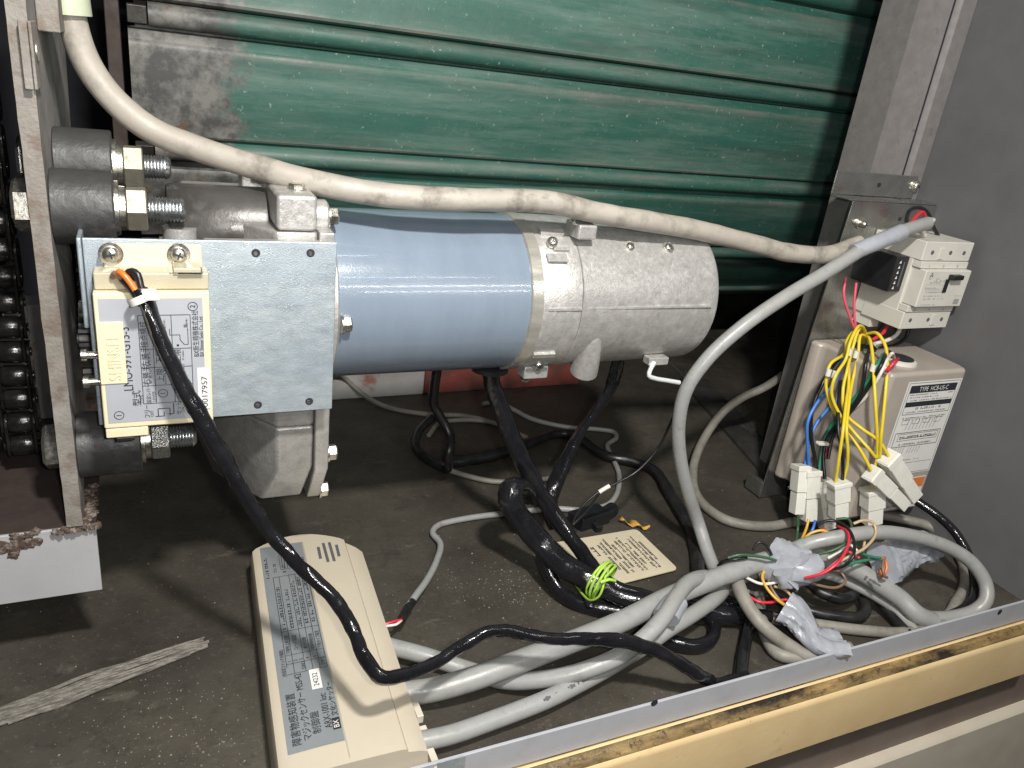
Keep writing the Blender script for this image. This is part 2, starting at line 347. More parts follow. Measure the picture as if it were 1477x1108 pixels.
class Sheet:
    """a flat printed sheet: local (a, b) in metres from origin p along xd, yd"""
    def __init__(s, p, xd, yd, parent): s.p = Vector(p); s.x = Vector(xd).normalized(); s.y = Vector(yd).normalized(); s.z = s.x.cross(s.y); s.o = parent
    def at(s, a, b, h=0.0): return s.p + s.x * a + s.y * b + s.z * h
    def rect(s, mb, a0, a1, b0, b1, h=.0003): mb.add([s.at(a0, b0, h), s.at(a1, b0, h), s.at(a1, b1, h), s.at(a0, b1, h)], [[0, 1, 2, 3]])
    def line(s, mb, a0, b0, a1, b1, t=.0003, h=.0003):
        A = s.at(a0, b0, h); B = s.at(a1, b1, h); n = (B - A).cross(s.z).normalized() * t / 2; mb.add([A + n, A - n, B - n, B + n], [[3, 2, 1, 0]])
    def frame(s, mb, a0, a1, b0, b1, t=.0003):
        s.line(mb, a0, b0, a1, b0, t); s.line(mb, a1, b0, a1, b1, t, .00032); s.line(mb, a1, b1, a0, b1, t); s.line(mb, a0, b1, a0, b0, t, .00032)
    def marks(s, mb, a0, a1, b, hgt, dens=.8, wid=.55):
        """illegibly small print: a row of tiny uneven dashes"""
        a = a0
        while a < a1:
            wdt = hgt * random.uniform(.4, 1.1)
            if random.random() < dens:
                k = random.choice((1, 2, 2)); 
                for i in range(k): s.rect(mb, a, min(a1, a + wdt * wid * 1.3), b + hgt * (i * .55), b + hgt * (i * .55 + .28 * random.uniform(.7, 1.3)))
                if random.random() < .6: s.rect(mb, a + wdt * .2, a + wdt * .2 + hgt * .18, b, b + hgt * .9, .00034)
            a += wdt * 1.15
    def txt(s, body, a, b, size, m, align='LEFT', wx=1.0, ext=0, lift=.0004): text(body, s.at(a, b), s.x, s.y, size, m, s.o, align, ext, lift, wx)
    def ring(s, mb, a, b, r, t):
        n = 20; vs = []
        for i in range(n):
            q = 2 * math.pi * i / n
            vs += [s.at(a + math.cos(q) * r, b + math.sin(q) * r, .0003), s.at(a + math.cos(q) * (r - t), b + math.sin(q) * (r - t), .0003)]
        mb.add(vs, [[2 * i, (2 * i + 2) % (2 * n), (2 * i + 3) % (2 * n), 2 * i + 1] for i in range(n)])

def screw(parent, p, d, r=.004, h=.003, m=None, washer=True, name='screw'):
    p, d = Vector(p), Vector(d).normalized(); mb = MB()
    if washer: mb.lathe(p, d, [(0, r * 1.45), (h * .22, r * 1.45)], 20)
    o = mb.lathe(p, d, [(h * .1, r), (h * .55, r * .98), (h * .85, r * .78), (h, r * .45)], 20).build(name, m or M['bolt'], parent)
    u = d.orthogonal().normalized(); v = d.cross(u); a = random.random()
    u, v = u * math.cos(a) + v * math.sin(a), v * math.cos(a) - u * math.sin(a); e = p + d * h
    MB().obox(e, u * r * .5, v * r * .11, d * .00012).obox(e, v * r * .5, u * r * .11, d * .00018).build('cross_slot', M['ink'], o, smooth=0)
    return o
def hexhead(mb, p, d, r, h, n=6, a0=.3):
    return mb.lathe(p, d, [(0, r), (h * .82, r), (h, r * .86)], 6, a0=a0)
def hexbolt(parent, p, d, r=.006, h=.005, m=None, name='hex_bolt'):
    mb = MB(); mb.lathe(p, d, [(0, r * 1.2), (h * .25, r * 1.2)], 20); hexhead(mb, Vector(p) + Vector(d).normalized() * h * .25, d, r, h)
    return mb.build(name, m or M['bolt'], parent, smooth=25)
def thread(mb, p, d, r, L, pitch=.002):
    k = int(L / pitch); prof = []
    for i in range(k): prof += [(i * pitch, r * .86), (i * pitch + pitch * .45, r), (i * pitch + pitch * .6, r)]
    prof += [(L, r * .86), (L + .001, r * .7)]
    return mb.lathe(p, d, prof, 22)

# ================================================================== SETTING
struct(MB().box(-.30, 1.5, .3475, 1.4, -.004, 0).build('floor', M['floor'], smooth=0))
struct(MB().box(.80, .806, .347, .69, .0005, 1.3).build('wall_right', M['wall'], smooth=0))
struct(MB().box(-.40, 2.4, 1.4, 1.41, -.1, 1.5).build('wall_back', M['darkwall'], smooth=0))
struct(MB().box(-.306, -.30, .35, 1.4, -.01, 1.3).build('wall_left', M['darkwall'], smooth=0))
# door sill: lip, tread, face
sill = thing('door_sill', 'long sill with pale grey drilled lip and soot-stained yellow painted edge', 'sill', (.25, .335, -.08))
LT = .0205
lip = MB().box(-.3, .7995, .3445, .347, -.0050, LT).build('lip', M['lip'], sill, bevel=.0006)
hp = [U(944, 1014, y=.3444), U(1442, 883, y=.3444), U(655, 1099, y=.3444)]
for p in hp[:2]: MB().lathe(p + Vector((0, .0002, 0)), (0, -1, 0), [(0, .0030), (.0004, .0030)], 18).build('screw_hole', M['ink'], lip)
p = hp[2]; MB().box(p.x - .012, p.x + .008, .3434, .3442, -.004, LT + .001).build('clip', M['zinc'], lip, bevel=.0003)
MB().add([(-.3, .3443, -.0046), (.7995, .3443, -.0046), (.7995, .3443, -.0065), (-.3, .3443, -.0065)], [[3, 2, 1, 0]]).build('seam', M['tread'], sill, smooth=0)
prof = [(.3442, -.0056), (.3426, -.0046), (.3412, -.0052), (.3402, -.0066), (.3330, -.0092), (.3310, -.0086), (.3292, -.0105), (.3287, -.0140)]
mb = MB(); n = len(prof)
mb.add([(x, y, z) for x in (-.3, .7995) for y, z in prof[:3]], [[i, i + 3, i + 4, i + 1] for i in range(2)]); mb.build('bead', M['gold'], sill, smooth=60)
mb = MB(); mb.add([(x, y, z) for x in (-.3, .7995) for y, z in prof[2:6]], [[i, i + 4, i + 5, i + 1] for i in range(3)]); mb.build('tread', M['tread'], sill, smooth=60)
face = prof[5:] + [(.3287, -.0640), (.3305, -.0655), (.3445, -.0655)]
k = len(face); mb = MB(); mb.add([(x, y, z) for x in (-.3, .7995) for y, z in face], [[i, i + k, i + k + 1, i + 1] for i in range(k - 1)]); mb.build('face', M['gold'], sill, smooth=45)
# below the sill
struct(MB().box(-.4, 1.5, .3474, .352, -.6, -.0045).build('wall_below_sill', M['brown'], smooth=0))
tr = U(1477, 1023, y=.338)
mb = MB(); mb.prism([(-.4, .3472, tr.z + .001), (-.4, .338, tr.z), (-.4, .336, tr.z - .002), (-.4, .334, tr.z - .2), (-.4, .3472, tr.z - .2)], (1.9, 0, 0))
tag(mb.build('ivory_trim_rail', M['trim'], smooth=30), 'ivory trim rail on the brown wall below the sill', 'trim')
# post in the back right corner
pst = thing('corner_post', 'beige grey folded steel post in the corner behind the breaker panel', 'post', (.76, .64, 0))
MB().prism([(.722, .640, 0), (.722, .634, 0), (.772, .634, 0), (.776, .632, 0), (.779, .629, 0), (.7993, .629, 0), (.7993, .68, 0), (.722, .68, 0)], (0, 0, 1.2)).build('folded_sheet', M['post'], pst, smooth=30)
MB().box(.7715, .7725, .6325, .6345, .0, 1.2).build('seam', M['ink'], pst)
# painted beam at the back
bm_ = thing('back_beam', 'low beam under the shutter roll painted white then faded red', 'beam', (.4, .97, 0))
bx = U(612, 560, y=.96).x
MB().box(-.29, bx, .961, 1.0, 0, .14).build('white_section', M['whitepaint'], bm_, bevel=.002)
MB().box(bx + .0005, .60, .961, 1.0, 0, .14).build('red_section', M['redpaint'], bm_, bevel=.002)
# flat bar lying on the floor at the back right
a, b = U(1000, 548, z=.003), U(1128, 688, z=.003); d = (b - a).normalized(); nrm = Vector((-d.y, d.x, 0))
tag(MB().obox((a + b) / 2, (b - a) / 2, nrm * .024, (0, 0, .0026)).build('flat_bar', M['castdark'], bevel=.0006), 'dim flat steel bar lying on the floor behind the arching grey cable', 'bar')

# ================================================================== SHUTTER ROLL
sh = thing('rolled_shutter', 'roll of chalky green interlocking steel shutter slats with worn left ends', 'shutter', (.4, 1.15, 0))
RY, RZ, RR, PIT = 1.195, .452, .36, .121
prof = []
for t, h, du in [(-.0125, -.007, 0), (-.0122, -.001, .2), (-.0112, .0026, .7), (-.0092, .0046, .35), (-.006, .0056, .15), (-.003, .0050, .1), (-.0005, .0030, .05), (.0010, -.0005, 0), (.0014, -.0075, 0), (.0034, -.0075, 0), (.0038, -.0012, .1), (.0060, -.0012, 0), (.0092, -.0004, .1), (.0106, .0012, .8), (.0122, .0018, .7), (.0150, .0020, .25), (.030, .0028, .1), (.046, .0026, .15), (.058, .0014, .2), (.0645, .0002, .3), (.0668, .0003, .8), (.0684, -.0008, .9), (.0690, -.008, .3)]:
    prof.append((t * 1.45, h * 1.35, du))
x0s, x1s = -.004, 1.25
th0 = 0.191
for k in range(-2, 5):
    th = th0 - k * (PIT / RR)        # angle of the slat centre above the horizontal through the axis
    cy, cz = RY - RR * math.cos(th), RZ + RR * math.sin(th)
    tdir = Vector((0, -math.sin(th), -math.cos(th))) ; ndir = Vector((0, -math.cos(th), math.sin(th)))
    c = Vector((0, cy, cz)) - tdir * .0435
    mb = MB(); segs = 40; n = len(prof); vs = []; fs = []
    xs = [x0s + (x1s - x0s) * i / segs for i in range(segs + 1)]
    for i, x in enumerate(xs):
        for j, (t, h, du) in enumerate(prof):
            wob = .0007 * noise.noise((x * 9, k * 3.1 + t * 30, 0))
            vs.append(c + tdir * t + ndir * (h + wob) + Vector((x, 0, 0)))
    for i in range(segs):
        for j in range(n - 1): fs.append([i * n + j, (i + 1) * n + j, (i + 1) * n + j + 1, i * n + j + 1])
    mb.add(vs, fs)
    # knuckle of the slat stops short of the end, where an end lock sits
    o = MB(); o.v = [Vector((max(v.x, .013) if (idx % n) <= 8 else v.x, v.y, v.z)) for idx, v in enumerate(mb.v)]; o.f = mb.f
    s_ = o.build('slat', M['greenshutter'], None, smooth=32, base=(0, 0, k * .37))
    at_ = s_.data.attributes.new('dust', 'FLOAT', 'POINT'); at_.data.foreach_set('value', [prof[idx % n][2] for idx in range(len(s_.data.vertices))])
    s_.location = (0, 0, 0)
    s_.parent = sh; s_.location = Vector((0, 0, k * .37)) - org[sh]; org[s_] = Vector((0, 0, 0)) 
    e = MB().obox(c + tdir * -.008 + ndir * .0005 + Vector((.004, 0, 0)), (.008, 0, 0), tdir * .0075, ndir * .004); eo = e.build('end_lock', M['castdark'], sh, bevel=.0008)
MB().lathe((.002, RY, RZ), (1, 0, 0), [(0, .32), (1.24, .32)], 48).build('inner_wraps', M['rusty'], sh)
# rusty side flange of the roll seen past the cable
fl = MB(); fl.prism([(-.022, .835, .30), (-.022, .862, .292), (-.022, .875, .325), (-.022, .875, .46), (-.022, .84, .46), (-.022, .836, .40)], (.012, 0, 0))
tag(fl.build('drum_guide_plate', M['rusty'], bevel=.001), 'dark rusty guide plate beside the left ends of the shutter slats', 'plate')

# ================================================================== LEFT MOUNTING BRACKET
br = thing('mounting_bracket', 'upright rusty steel bracket plate welded onto a pale grey channel end', 'bracket', (-.06, .6, .07))
PX0, PX1, PY = -.0590, -.050, .515
mb = MB(); poly = [(PY, .128), (PY + .028, .128), (.57, .155), (.735, .19), (.742, .345), (.77, .43), (.80, .62), (PY, .62)]
mb.prism([(PX0, y, z) for y, z in poly], (PX1 - PX0, 0, 0))
pl = mb.build('upright_plate', M['plateface'], br, bevel=.0008)
mb = MB(); vs = []; fs = []; K = 60
for i in range(K + 1):
    z = .1285 + (.619 - .1285) * i / K
    for x in (PX0 - .0003, PX1 + .0003): vs.append((x + .0006 * noise.noise((x * 100, z * 60, 1)), PY - .0012 + .0009 * noise.noise((x * 200, z * 90, 0)), z))
fs = [[2 * i, 2 * i + 1, 2 * i + 3, 2 * i + 2] for i in range(K)]
vs2 = [(x, PY + .0002, z) for (x, y, z) in vs]; b0 = len(vs)
fs += [[2 * i + 1, b0 + 2 * i + 1, b0 + 2 * i + 3, 2 * i + 3] for i in range(K)] + [[b0 + 2 * i, 2 * i, 2 * i + 2, b0 + 2 * i + 2] for i in range(K)]
mb.add(vs + vs2, fs); mb.build('cut_edge', M['rustplate'], pl, smooth=60)
tb = U(37, 65, y=.512)
mb = MB(); mb.box(PX1 + .0003, PX1 + .002, .5105, .536, tb.z - .022, tb.z + .012); mb.box(PX1 - .004, PX1 + .0002, .5085, .5105, tb.z - .022, tb.z + .012)
tab = mb.build('welded_tab', M['rustplate'], br, bevel=.0006)
MB().lathe((PX1 + .0021, .523, tb.z - .003), (1, 0, 0), [(0, .0055), (.0006, .0055)], 20).build('slot_plug', M['bolt'], tab)
lug = MB().box(PX1 + .0001, PX1 + .012, .56, .60, U(60, 44, y=.58).z, .62).build('upper_lug', M['rustplate'], br, bevel=.001)
mb = MB(); ch = [( -.30, .0)]
cz0, cz1 = .0700, .1245
mb.box(-.30, -.0425, .5185, .521, cz0, cz1)
mb.build('channel_web', M['channel'], br, bevel=.0008)
MB().box(-.30, -.0425, .5212, .64, cz1 - .003, cz1 - .0002).build('channel_flange', M['rusty'], br, bevel=.0008)
def lump(mb, c, s, n=9, amp=.35):
    c = Vector(c); vs = []; fs = []; m = 2 * n
    for i in range(n + 1):
        for j in range(m):
            a = math.pi * i / n; b = 2 * math.pi * j / m; d = Vector((math.sin(a) * math.cos(b), math.sin(a) * math.sin(b), math.cos(a)))
            q = 1 + amp * noise.noise(d * 2.2 + c * 90); vs.append(c + Vector((d.x * s[0], d.y * s[1], d.z * s[2])) * q)
    fs = [[i * m + j, (i + 1) * m + j, (i + 1) * m + (j + 1) % m, i * m + (j + 1) % m] for i in range(n) for j in range(m)]
    mb.add(vs, fs); return mb
mb = MB()
for i in range(26): lump(mb, (-.0665 + i * .00105 + random.uniform(-.001, .001), .5155 + random.uniform(-.0012, .002), .1250 + random.uniform(-.0008, .0012)), (.0020, .0022, .0016), 7, .6)
for i in range(34): lump(mb, (-.0475 + random.uniform(-.002, .0035), .5195 + i * .0016, .1250 + random.uniform(-.0006, .0010)), (.0030, .0026, .0016), 7, .6)
for i in range(30): lump(mb, (-.106 + random.random() * .030, .5182, .1165 + random.gauss(0, .0035)), (.0030, .0010, .0026), 7, .7)
mb.build('weld_bead', M['weld'], br, smooth=40)

# ------------------------------------------------------------------ spacers and through bolts
BY, BZU, BZL, BYR = .542, .338, .1755, .700
def through_bolt(y, z, label, nutm, thm, x1, sx, R_=.022):
    sp = MB().lathe((PX1 + .0002, y, z), (1, 0, 0), [(0, R_), (.0006, R_ + .0006), (sx - PX1 - .001, R_ + .0003), (sx - PX1, R_ - .0006)], 40).build('spacer_tube', M['spacer'])
    tag(sp, label[0], 'spacer', 'spacer tubes between bracket and gearbox')
    t = thing('through_bolt', label[1], 'bolt', (sx, y, z - .013), 'through bolts of the bracket')
    mb = MB(); hexhead(mb, (PX0 - .0003, y, z), (-1, 0, 0), .0155, .011, a0=.15); mb.build('bolt_head', M['bolt'], t, smooth=25)
    mb = MB(); mb.lathe((sx + .0002, y, z), (1, 0, 0), [(0, .0165), (.0022, .0165)], 32); mb.build('washer', M['bolt'], t)
    MB().lathe((sx + .0026, y, z), (1, 0, 0), [(0, .0135), (.0034, .0135)], 28).build('spring_washer', M['bolt'], t)
    mb = MB(); mb.lathe((sx + .0062, y, z), (1, 0, 0), [(0, .0128), (.0008, .0142), (.0112, .0142), (.012, .0128)], 6, a0=.5); mb.build('nut', nutm, t, smooth=25)
    mb = MB(); thread(mb, (sx + .0183, y, z), (1, 0, 0), .0078, x1 - sx - .0183); mb.build('threaded_end', thm, t, smooth=20)
    return t
through_bolt(BY, BZU, ('scuffed dark spacer tube beside the upper front bolt', 'upper front bolt with yellowed nut above the limit switch'), M['bolt_yellow'], M['thread'], U(265, 297, y=BY).x, U(166, 300, y=BY).x)
BYR = .588
through_bolt(BYR, U(220, 241, y=BYR).z, ('dark spacer tube behind the upper front spacer', 'upper rear bolt beneath the ivory cable'), M['bolt_yellow'], M['thread'], U(244, 240, y=BYR).x, U(163, 240, y=BYR).x, .0215)
through_bolt(BY, BZL, ('dark spacer tube under the limit switch', 'lower bolt with rough silver nut under the limit switch'), M['sparkle'], M['thread'], U(281, 628, y=BY).x, U(204, 640, y=BY).x)

# ================================================================== SHUTTER MOTOR WITH GEARBOX
AY, AZ, MR = .584, .2690, .0650
mo = thing('shutter_motor', 'horizontal shutter motor with blue grey body and cast aluminium gearbox and end cap', 'motor', (.25, AY, .12))
X_ = (1, 0, 0)
MB().lathe((.119, AY, AZ), X_, [(0, MR), (.151, MR)], 96).build('motor_body', M['bluepaint'], mo)
fr = MB(); fr.lathe((.108, AY, AZ), X_, [(0, .0600), (.002, .0668), (.011, .0672), (.0125, .0655)], 72); fr.build('flange_ring', M['alu'], mo)
MB().lathe((.2702, AY, AZ), X_, [(0, .0656), (.0008, .0668), (.0100, .0668), (.0108, .0658)], 96).build('collar', M['machined'], mo)
cp = MB(); cp.lathe((.2812, AY, AZ), X_, [(0, .0655), (.0008, .0661), (.0346, .0655), (.0350, .0645)], 96); cap1 = cp.build('cap_ring', M['alu'], mo)
cp = MB(); cp.lathe((.3168, AY, AZ), X_, [(0, .0648), (.0006, .0655), (.13, .0634), (.1365, .0632), (.1385, .0622), (.140, .060), (.1405, .05), (.1407, .004)], 96); cap2 = cp.build('end_cap', M['alu'], mo)
def on_cyl(px, py, r):           # point of the drum surface seen at a pixel
    a, b = (px - CX) / F, (py - CY) / F; d = right * a + down * b + fwd
    A = d.y ** 2 + d.z ** 2; B = 2 * (d.y * (CAM.y - AY) + d.z * (CAM.z - AZ)); C = (CAM.y - AY) ** 2 + (CAM.z - AZ) ** 2 - r * r
    q = max(B * B - 4 * A * C, 0); t = (-B - math.sqrt(q)) / (2 * A); p = CAM + d * t
    n = Vector((0, p.y - AY, p.z - AZ)).normalized(); return p, n
# mould parting ribs
p, n = on_cyl(945, 443, .0640); tv = Vector((0, n.z, -n.y))
MB().obox(Vector((.3845, AY, AZ)) + n * .0644, (.0625, .0, .0), tv * .0011, n * .0011).build('parting_rib', M['alu'], cap2, bevel=.0004)
MB().obox(Vector((.3005, AY, AZ)) + n * .0658, (.0150, 0, 0), tv * .0013, n * .0011).build('parting_rib', M['alu'], cap1, bevel=.0004)
# drain boss
p0, n0 = on_cyl(864, 476, .064); p1 = U(844, 541, y=.538)
MB().lathe(p0 + n0 * -.004, (p1 - p0), [(0, .0012), (.004, .0040), (.012, .0072), ((p1 - p0).length * .62, .0108), ((p1 - p0).length - .0015, .0124), ((p1 - p0).length, .0114)], 28).build('drain_boss', M['alu'], mo)
# lug with clip on top
p, n = on_cyl(838, 330, .065); tv = Vector((0, n.z, -n.y)); c = U(838, 331, y=p.y - .014)
lug = MB().obox(c, (.0086, 0, 0), (0, .012, 0), (0, 0, .0060)).build('top_lug', M['alu'], mo, bevel=.0018, seg=3)
q = U(838, 319, y=p.y - .014)
cl = MB(); cl.box(q.x - .0075, q.x + .0075, q.y - .004, q.y + .004, q.z + .0006, q.z + .0016); cl.box(q.x - .009, q.x - .0068, q.y - .004, q.y + .004, q.z - .002, q.z + .0004); cl.box(q.x + .0068, q.x + .009, q.y - .004, q.y + .004, q.z - .002, q.z + .0004)
cl.build('steel_clip', M['bolt'], lug)
# screw pockets of the cap ring
p, n = on_cyl(800, 352, .0662); tv = Vector((0, n.z, -n.y))
pk = MB(); pk.obox(p + n * .0006 - tv * -.011, (.0105, 0, 0), tv * .0028, n * .0020); pk.obox(p + n * .0006 + tv * -.006 + Vector((.004, 0, 0)), (.0070, 0, 0), tv * .0014, n * .0016); pk.obox(p + n * .0004 + tv * -.014 + Vector((-.002, 0, 0)), (.009, 0, 0), tv * .004, n * .0010)
pk.build('screw_pocket', M['alu'], mo, bevel=.0006)
screw(mo, p + n * .001 + Vector((-.003, 0, 0)), n * .55 + Vector((-.35, -.6, .15)), .0046, .006, washer=False)
p, n = on_cyl(782, 511, .0662); tv = Vector((0, n.z, -n.y))
pk = MB(); pk.obox(p + n * .0006 + Vector((.001, 0, 0)), (.0100, 0, 0), tv * .0028, n * .0018); pk.build('screw_pocket', M['alu'], mo, bevel=.0006)
c = U(768, 533, y=.553); lug2 = MB().obox(c, (.0115, 0, 0), (0, .008, 0), (0, 0, .0058)).build('bottom_lug', M['alu'], mo, bevel=.0015)
screw(mo, U(776, 526, y=.5445), (-.1, -1, -.15), .0046, .005, washer=False)
hexbolt(lug2, U(757, 545, y=.553), (0, 0, -1), .004, .0025)
for q in ((908, 357), (963, 358)):
    p, n = on_cyl(*q, .0640); screw(cap2, p, n * .7 + Vector((-.15, -.3, 0)), .0037, .0042)
c = U(946, 519, y=.535); MB().obox(c, (.0105, 0, 0), (0, .005, 0), (0, 0, .0035)).build('lever_tab', M['alu'], mo, bevel=.0008)
# cable grommet
gp = U(706, 532, y=.575); gm = MB(); gm.lathe(gp + Vector((0, 0, .006)), (0, 0, -1), [(0, .010), (.003, .0165), (.007, .0165), (.009, .011)], 28); gm.build('grommet', M['black'], mo)
# gearbox casting
GX1 = .1055
foot = [(.078, .524), (.027, .598), (.027, .70), (GX1, .70), (GX1, .524)]
mb = MB(); mb.prism([(x, y, .185) for x, y in foot], (0, 0, .145)); gb = mb.build('gear_case', M['alu_dirty'], mo, bevel=.003, seg=3)
bot = [(.070, .55), (.040, .600), (.040, .68), (GX1 - .004, .68), (GX1 - .004, .550)]
zt, zm, zb = .1848, .150, .1105
foot_t = [(.0785, .5245), (.0275, .5985), (.0275, .6995), (GX1 - .0003, .6995), (GX1 - .0003, .5245)]
vs = [(x, y, zt) for x, y in foot_t] + [(x, y, zm) for x, y in foot_t] + [(x, y, zb) for x, y in bot]
fs = [[i, (i + 1) % 5, 5 + (i + 1) % 5, 5 + i] for i in range(5)] + [[5 + i, 5 + (i + 1) % 5, 10 + (i + 1) % 5, 10 + i] for i in range(5)] + [[0, 4, 3, 2, 1], [10, 11, 12, 13, 14]]
MB().add(vs, fs).build('sump', M['alu_dirty'], mo, bevel=.0025, seg=3)
# flange plate on the motor side with cut lower corner
fp = [(.5215, .33), (.5215, .149), (.549, .1085), (.682, .1085), (.703, .15), (.703, .33)]
MB().prism([(GX1 + .0003, y, z) for y, z in fp], (.0105, 0, 0)).build('flange_plate', M['alu'], mo, bevel=.0012)
for q in ((491, 651), (474, 704)):
    c = U(*q, x=.1185); c.y = max(c.y, .53); hexbolt(mo, (.1164, .530 if q[1] < 680 else .556, U(*q, y=.530 if q[1] < 680 else .556).z), X_, .0062, .0062)
hexbolt(mo, (.1210, .517, U(497, 468, y=.517).z), X_, .0058, .0060)
lugc = U(468, 312, y=.545)
MB().lathe((.1062, .545, lugc.z), X_, [(0, .0115), (.0075, .0115), (.009, .010)], 28).build('bolt_boss', M['alu'], mo)
hexbolt(mo, (.1153, .545, lugc.z), X_, .0062, .0062)
# block above the plate, greased arm to its left
tb0, tb1 = U(399, 345, y=.522), U(459, 283, y=.522)
blk = MB().box(tb0.x, tb1.x, .522, .585, .3305, tb1.z).build('terminal_block_housing', M['alu'], mo, bevel=.003, seg=3)
p = U(428, 281, y=.545); hexbolt(blk, (p.x, .545, tb1.z), (0, 0, 1), .0055, .003)
ar = MB(); z1 = U(320, 269, y=.575).z
ar.lathe((.014, .578, z1 - .029), X_, [(0, .0275), (.002, .029), (tb0.x - .015, .029)], 48); ar.build('greased_arm', M['castdark'], mo)
ft = MB(); ft.lathe((.0205, BY + .01, .325), (0, 0, -1), [(0, .0105), (.012, .0105), (.014, .0128), (.022, .0128)], 26); ft.build('casting_stud', M['alu'], mo)
# lug behind the block
p = U(362, 262, y=.64); lv = MB(); lv.box(p.x - .008, p.x + .012, .630, .655, p.z - .03, p.z + .014); lv.box(p.x + .018, p.x + .034, .630, .66, p.z - .03, p.z + .006); lv.build('rear_lug', M['alu'], mo, bevel=.002)
lv = MB(); lv.obox(U(392, 262, y=.622), (.012, 0, -.010), (0, .004, 0), (.002, 0, .0025)); lv.build('brake_lever', M['castdark'], mo, bevel=.0008)
sp_ = MB(); c = U(428, 272, y=.60); sp_.lathe(c, X_, [(-.006, .007), (.016, .007)], 24); sp_.build('spring_barrel', M['castdark'], mo)
# zinc carrier plate
PYZ = .5000
a = U(128, 352, y=PYZ); bq = U(479, 350, y=PYZ); cq = U(480, 590, y=PYZ)
xl, xr, zt, zb = -.0335, cq.x - .0005, bq.z, cq.z
cpz = MB().box(xl, xr, PYZ, PYZ + .002, zb, zt).build('carrier_plate', M['zinc'], mo, bevel=.0007)
MB().box(xl - .0030, xl - .0003, PYZ, PYZ + .030, zt - .055, zt).build('carrier_plate_fold', M['zinc'], cpz, bevel=.001)
MB().box(.033, xr - .006, PYZ + .0022, .5236, zb + .012, zt - .004).build('plate_standoff', M['alu_dirty'], mo, bevel=.001)
for q in ((369, 365), (448, 365), (372, 584), (446, 579)):
    p = U(*q, y=PYZ); r_ = MB().lathe(p, (0, -1, 0), [(0, .0027), (.0003, .0027)], 16).build('plate_hole', M['ink'], cpz)
    MB().lathe(p + Vector((-.0003, -.0003, -.0004)), (0, -1, 0), [(0, .0014), (.0004, .0012)], 12).build('hole_rim', M['bolt'], r_)

# ================================================================== LIMIT SWITCH (cream)
LY = .4760
ls = thing('limit_switch', 'cream limit switch box with grey printed label on the zinc plate', 'switch', (0, .49, .21))
f0, f1, f2, f3 = U(131, 428, y=LY), U(296, 412, y=LY), U(308, 607, y=LY), U(150, 632, y=LY)
xl, xr = -.0293, f2.x; zt, zb = U(215, 422, y=LY).z, U(230, 614, y=LY).z
MB().box(xl, xr, LY, .4985, zb, zt).build('body', M['cream'], ls, bevel=.0012)
MB().box(xl + .0005, xl + .024, LY + .0005, .4985, zb - .0065, zb - .0002).build('lower_foot', M['cream'], ls, bevel=.0008)
MB().box(xl + .006, xl + .016, LY + .0002, LY + .012, zb - .0090, zb - .0066).build('lever_slot', M['black'], ls, bevel=.0004)
u0, u1 = U(147, 352, y=.494), U(291, 352, y=.494)
fb = MB().box(u0.x, u1.x, .4940, .4985, zt + .0003, u0.z).build('mounting_flange', M['cream'], ls, bevel=.0012)
MB().box(xl + .001, xl + .062, LY + .004, .4938, zt + .0004, zt + .0105).build('clear_cover', M['clearish'], ls, bevel=.001)
MB().prism([(U(243, 395, y=.4935).x, .4935, zt + .011), (U(243, 395, y=.4935).x, .4790, zt + .011), (U(243, 395, y=.4935).x, .4935, U(243, 383, y=.4935).z)], (.0022, 0, 0)).build('stiffening_rib', M['cream'], ls)
bx0 = U(284, 405, y=.478); MB().box(bx0.x - .010, bx0.x + .0035, .4768, .4930, zt + .0108, bx0.z + .0045).build('micro_switch', M['black'], ls, bevel=.0006)
MB().box(bx0.x - .0125, bx0.x + .0025, .4775, .4930, bx0.z + .0048, bx0.z + .0075).build('switch_cover', M['clearish'], ls, bevel=.0005)
for q in ((160, 366), (258, 367)): 
    p = U(*q, y=.4940); screw(ls, p, (0, -1, 0), .0046, .0042)
# printed label
lab = MB(); lx0, lx1, lz0, lz1 = xl + .0025, xr - .004, zb + .004, zt - .0035
lb = lab.add([(lx0, LY - .0003, lz0), (lx1, LY - .0003, lz0), (lx1, LY - .0003, lz1), (lx0, LY - .0003, lz1)], [[0, 1, 2, 3]]).build('label', M['greylabel'], ls, smooth=0)
SH = Sheet((lx0, LY - .0003, lz0), (0, 0, 1), (-1, 0, 0), lb)
W, H = lz1 - lz0, lx1 - lx0          # text runs up (a), text "up" is to the left (-b from right edge)
def LB(u, v): return (1 - v) * W, -u * H     # u, v: fractions from the label's left and top
def ltx(body, u, v, size, m=None, wx=1.0, align='LEFT'): a_, b_ = LB(u, v); SH.txt(body, a_, b_, size, m or M['ink'], align, wx)
pm = MB()
def lln(u0, v0, u1, v1, t=.00035): a0, b0 = LB(u0, v0); a1, b1 = LB(u1, v1); SH.line(pm, a0, b0, a1, b1, t)
T0, T1, TT, TB = .36, .87, .13, .85
for u in (T0, .49, .68, T1): lln(u, TT, u, TB)
for v in (TT, .40, .55, .70, TB): lln(T0, v, T1, v)
for (u, v) in ((.11, .935), (.56, .77), (.90, .065)): a_, b_ = LB(u, v); SH.ring(pm, a_, b_, .0028, .0004)
lln(.66, .29, .76, .29); lln(.76, .29, .76, .33); lln(.76, .33, .80, .37); lln(.80, .37, .87 - .03, .37); lln(.84, .37, .84, .24); lln(.66, .29, .66, .24)
a_, b_ = LB(.735, .375); SH.ring(pm, a_, b_, .0007, .0007)
for q in ((.50, .90, .62, .90), (.62, .90, .62, .965), (.47, .965, .56, .965), (.50, .90, .50, .965), (.56, .93, .56, .965), (.66, .86, .66, .95), (.66, .95, .60, .95)): lln(*q, .0005)
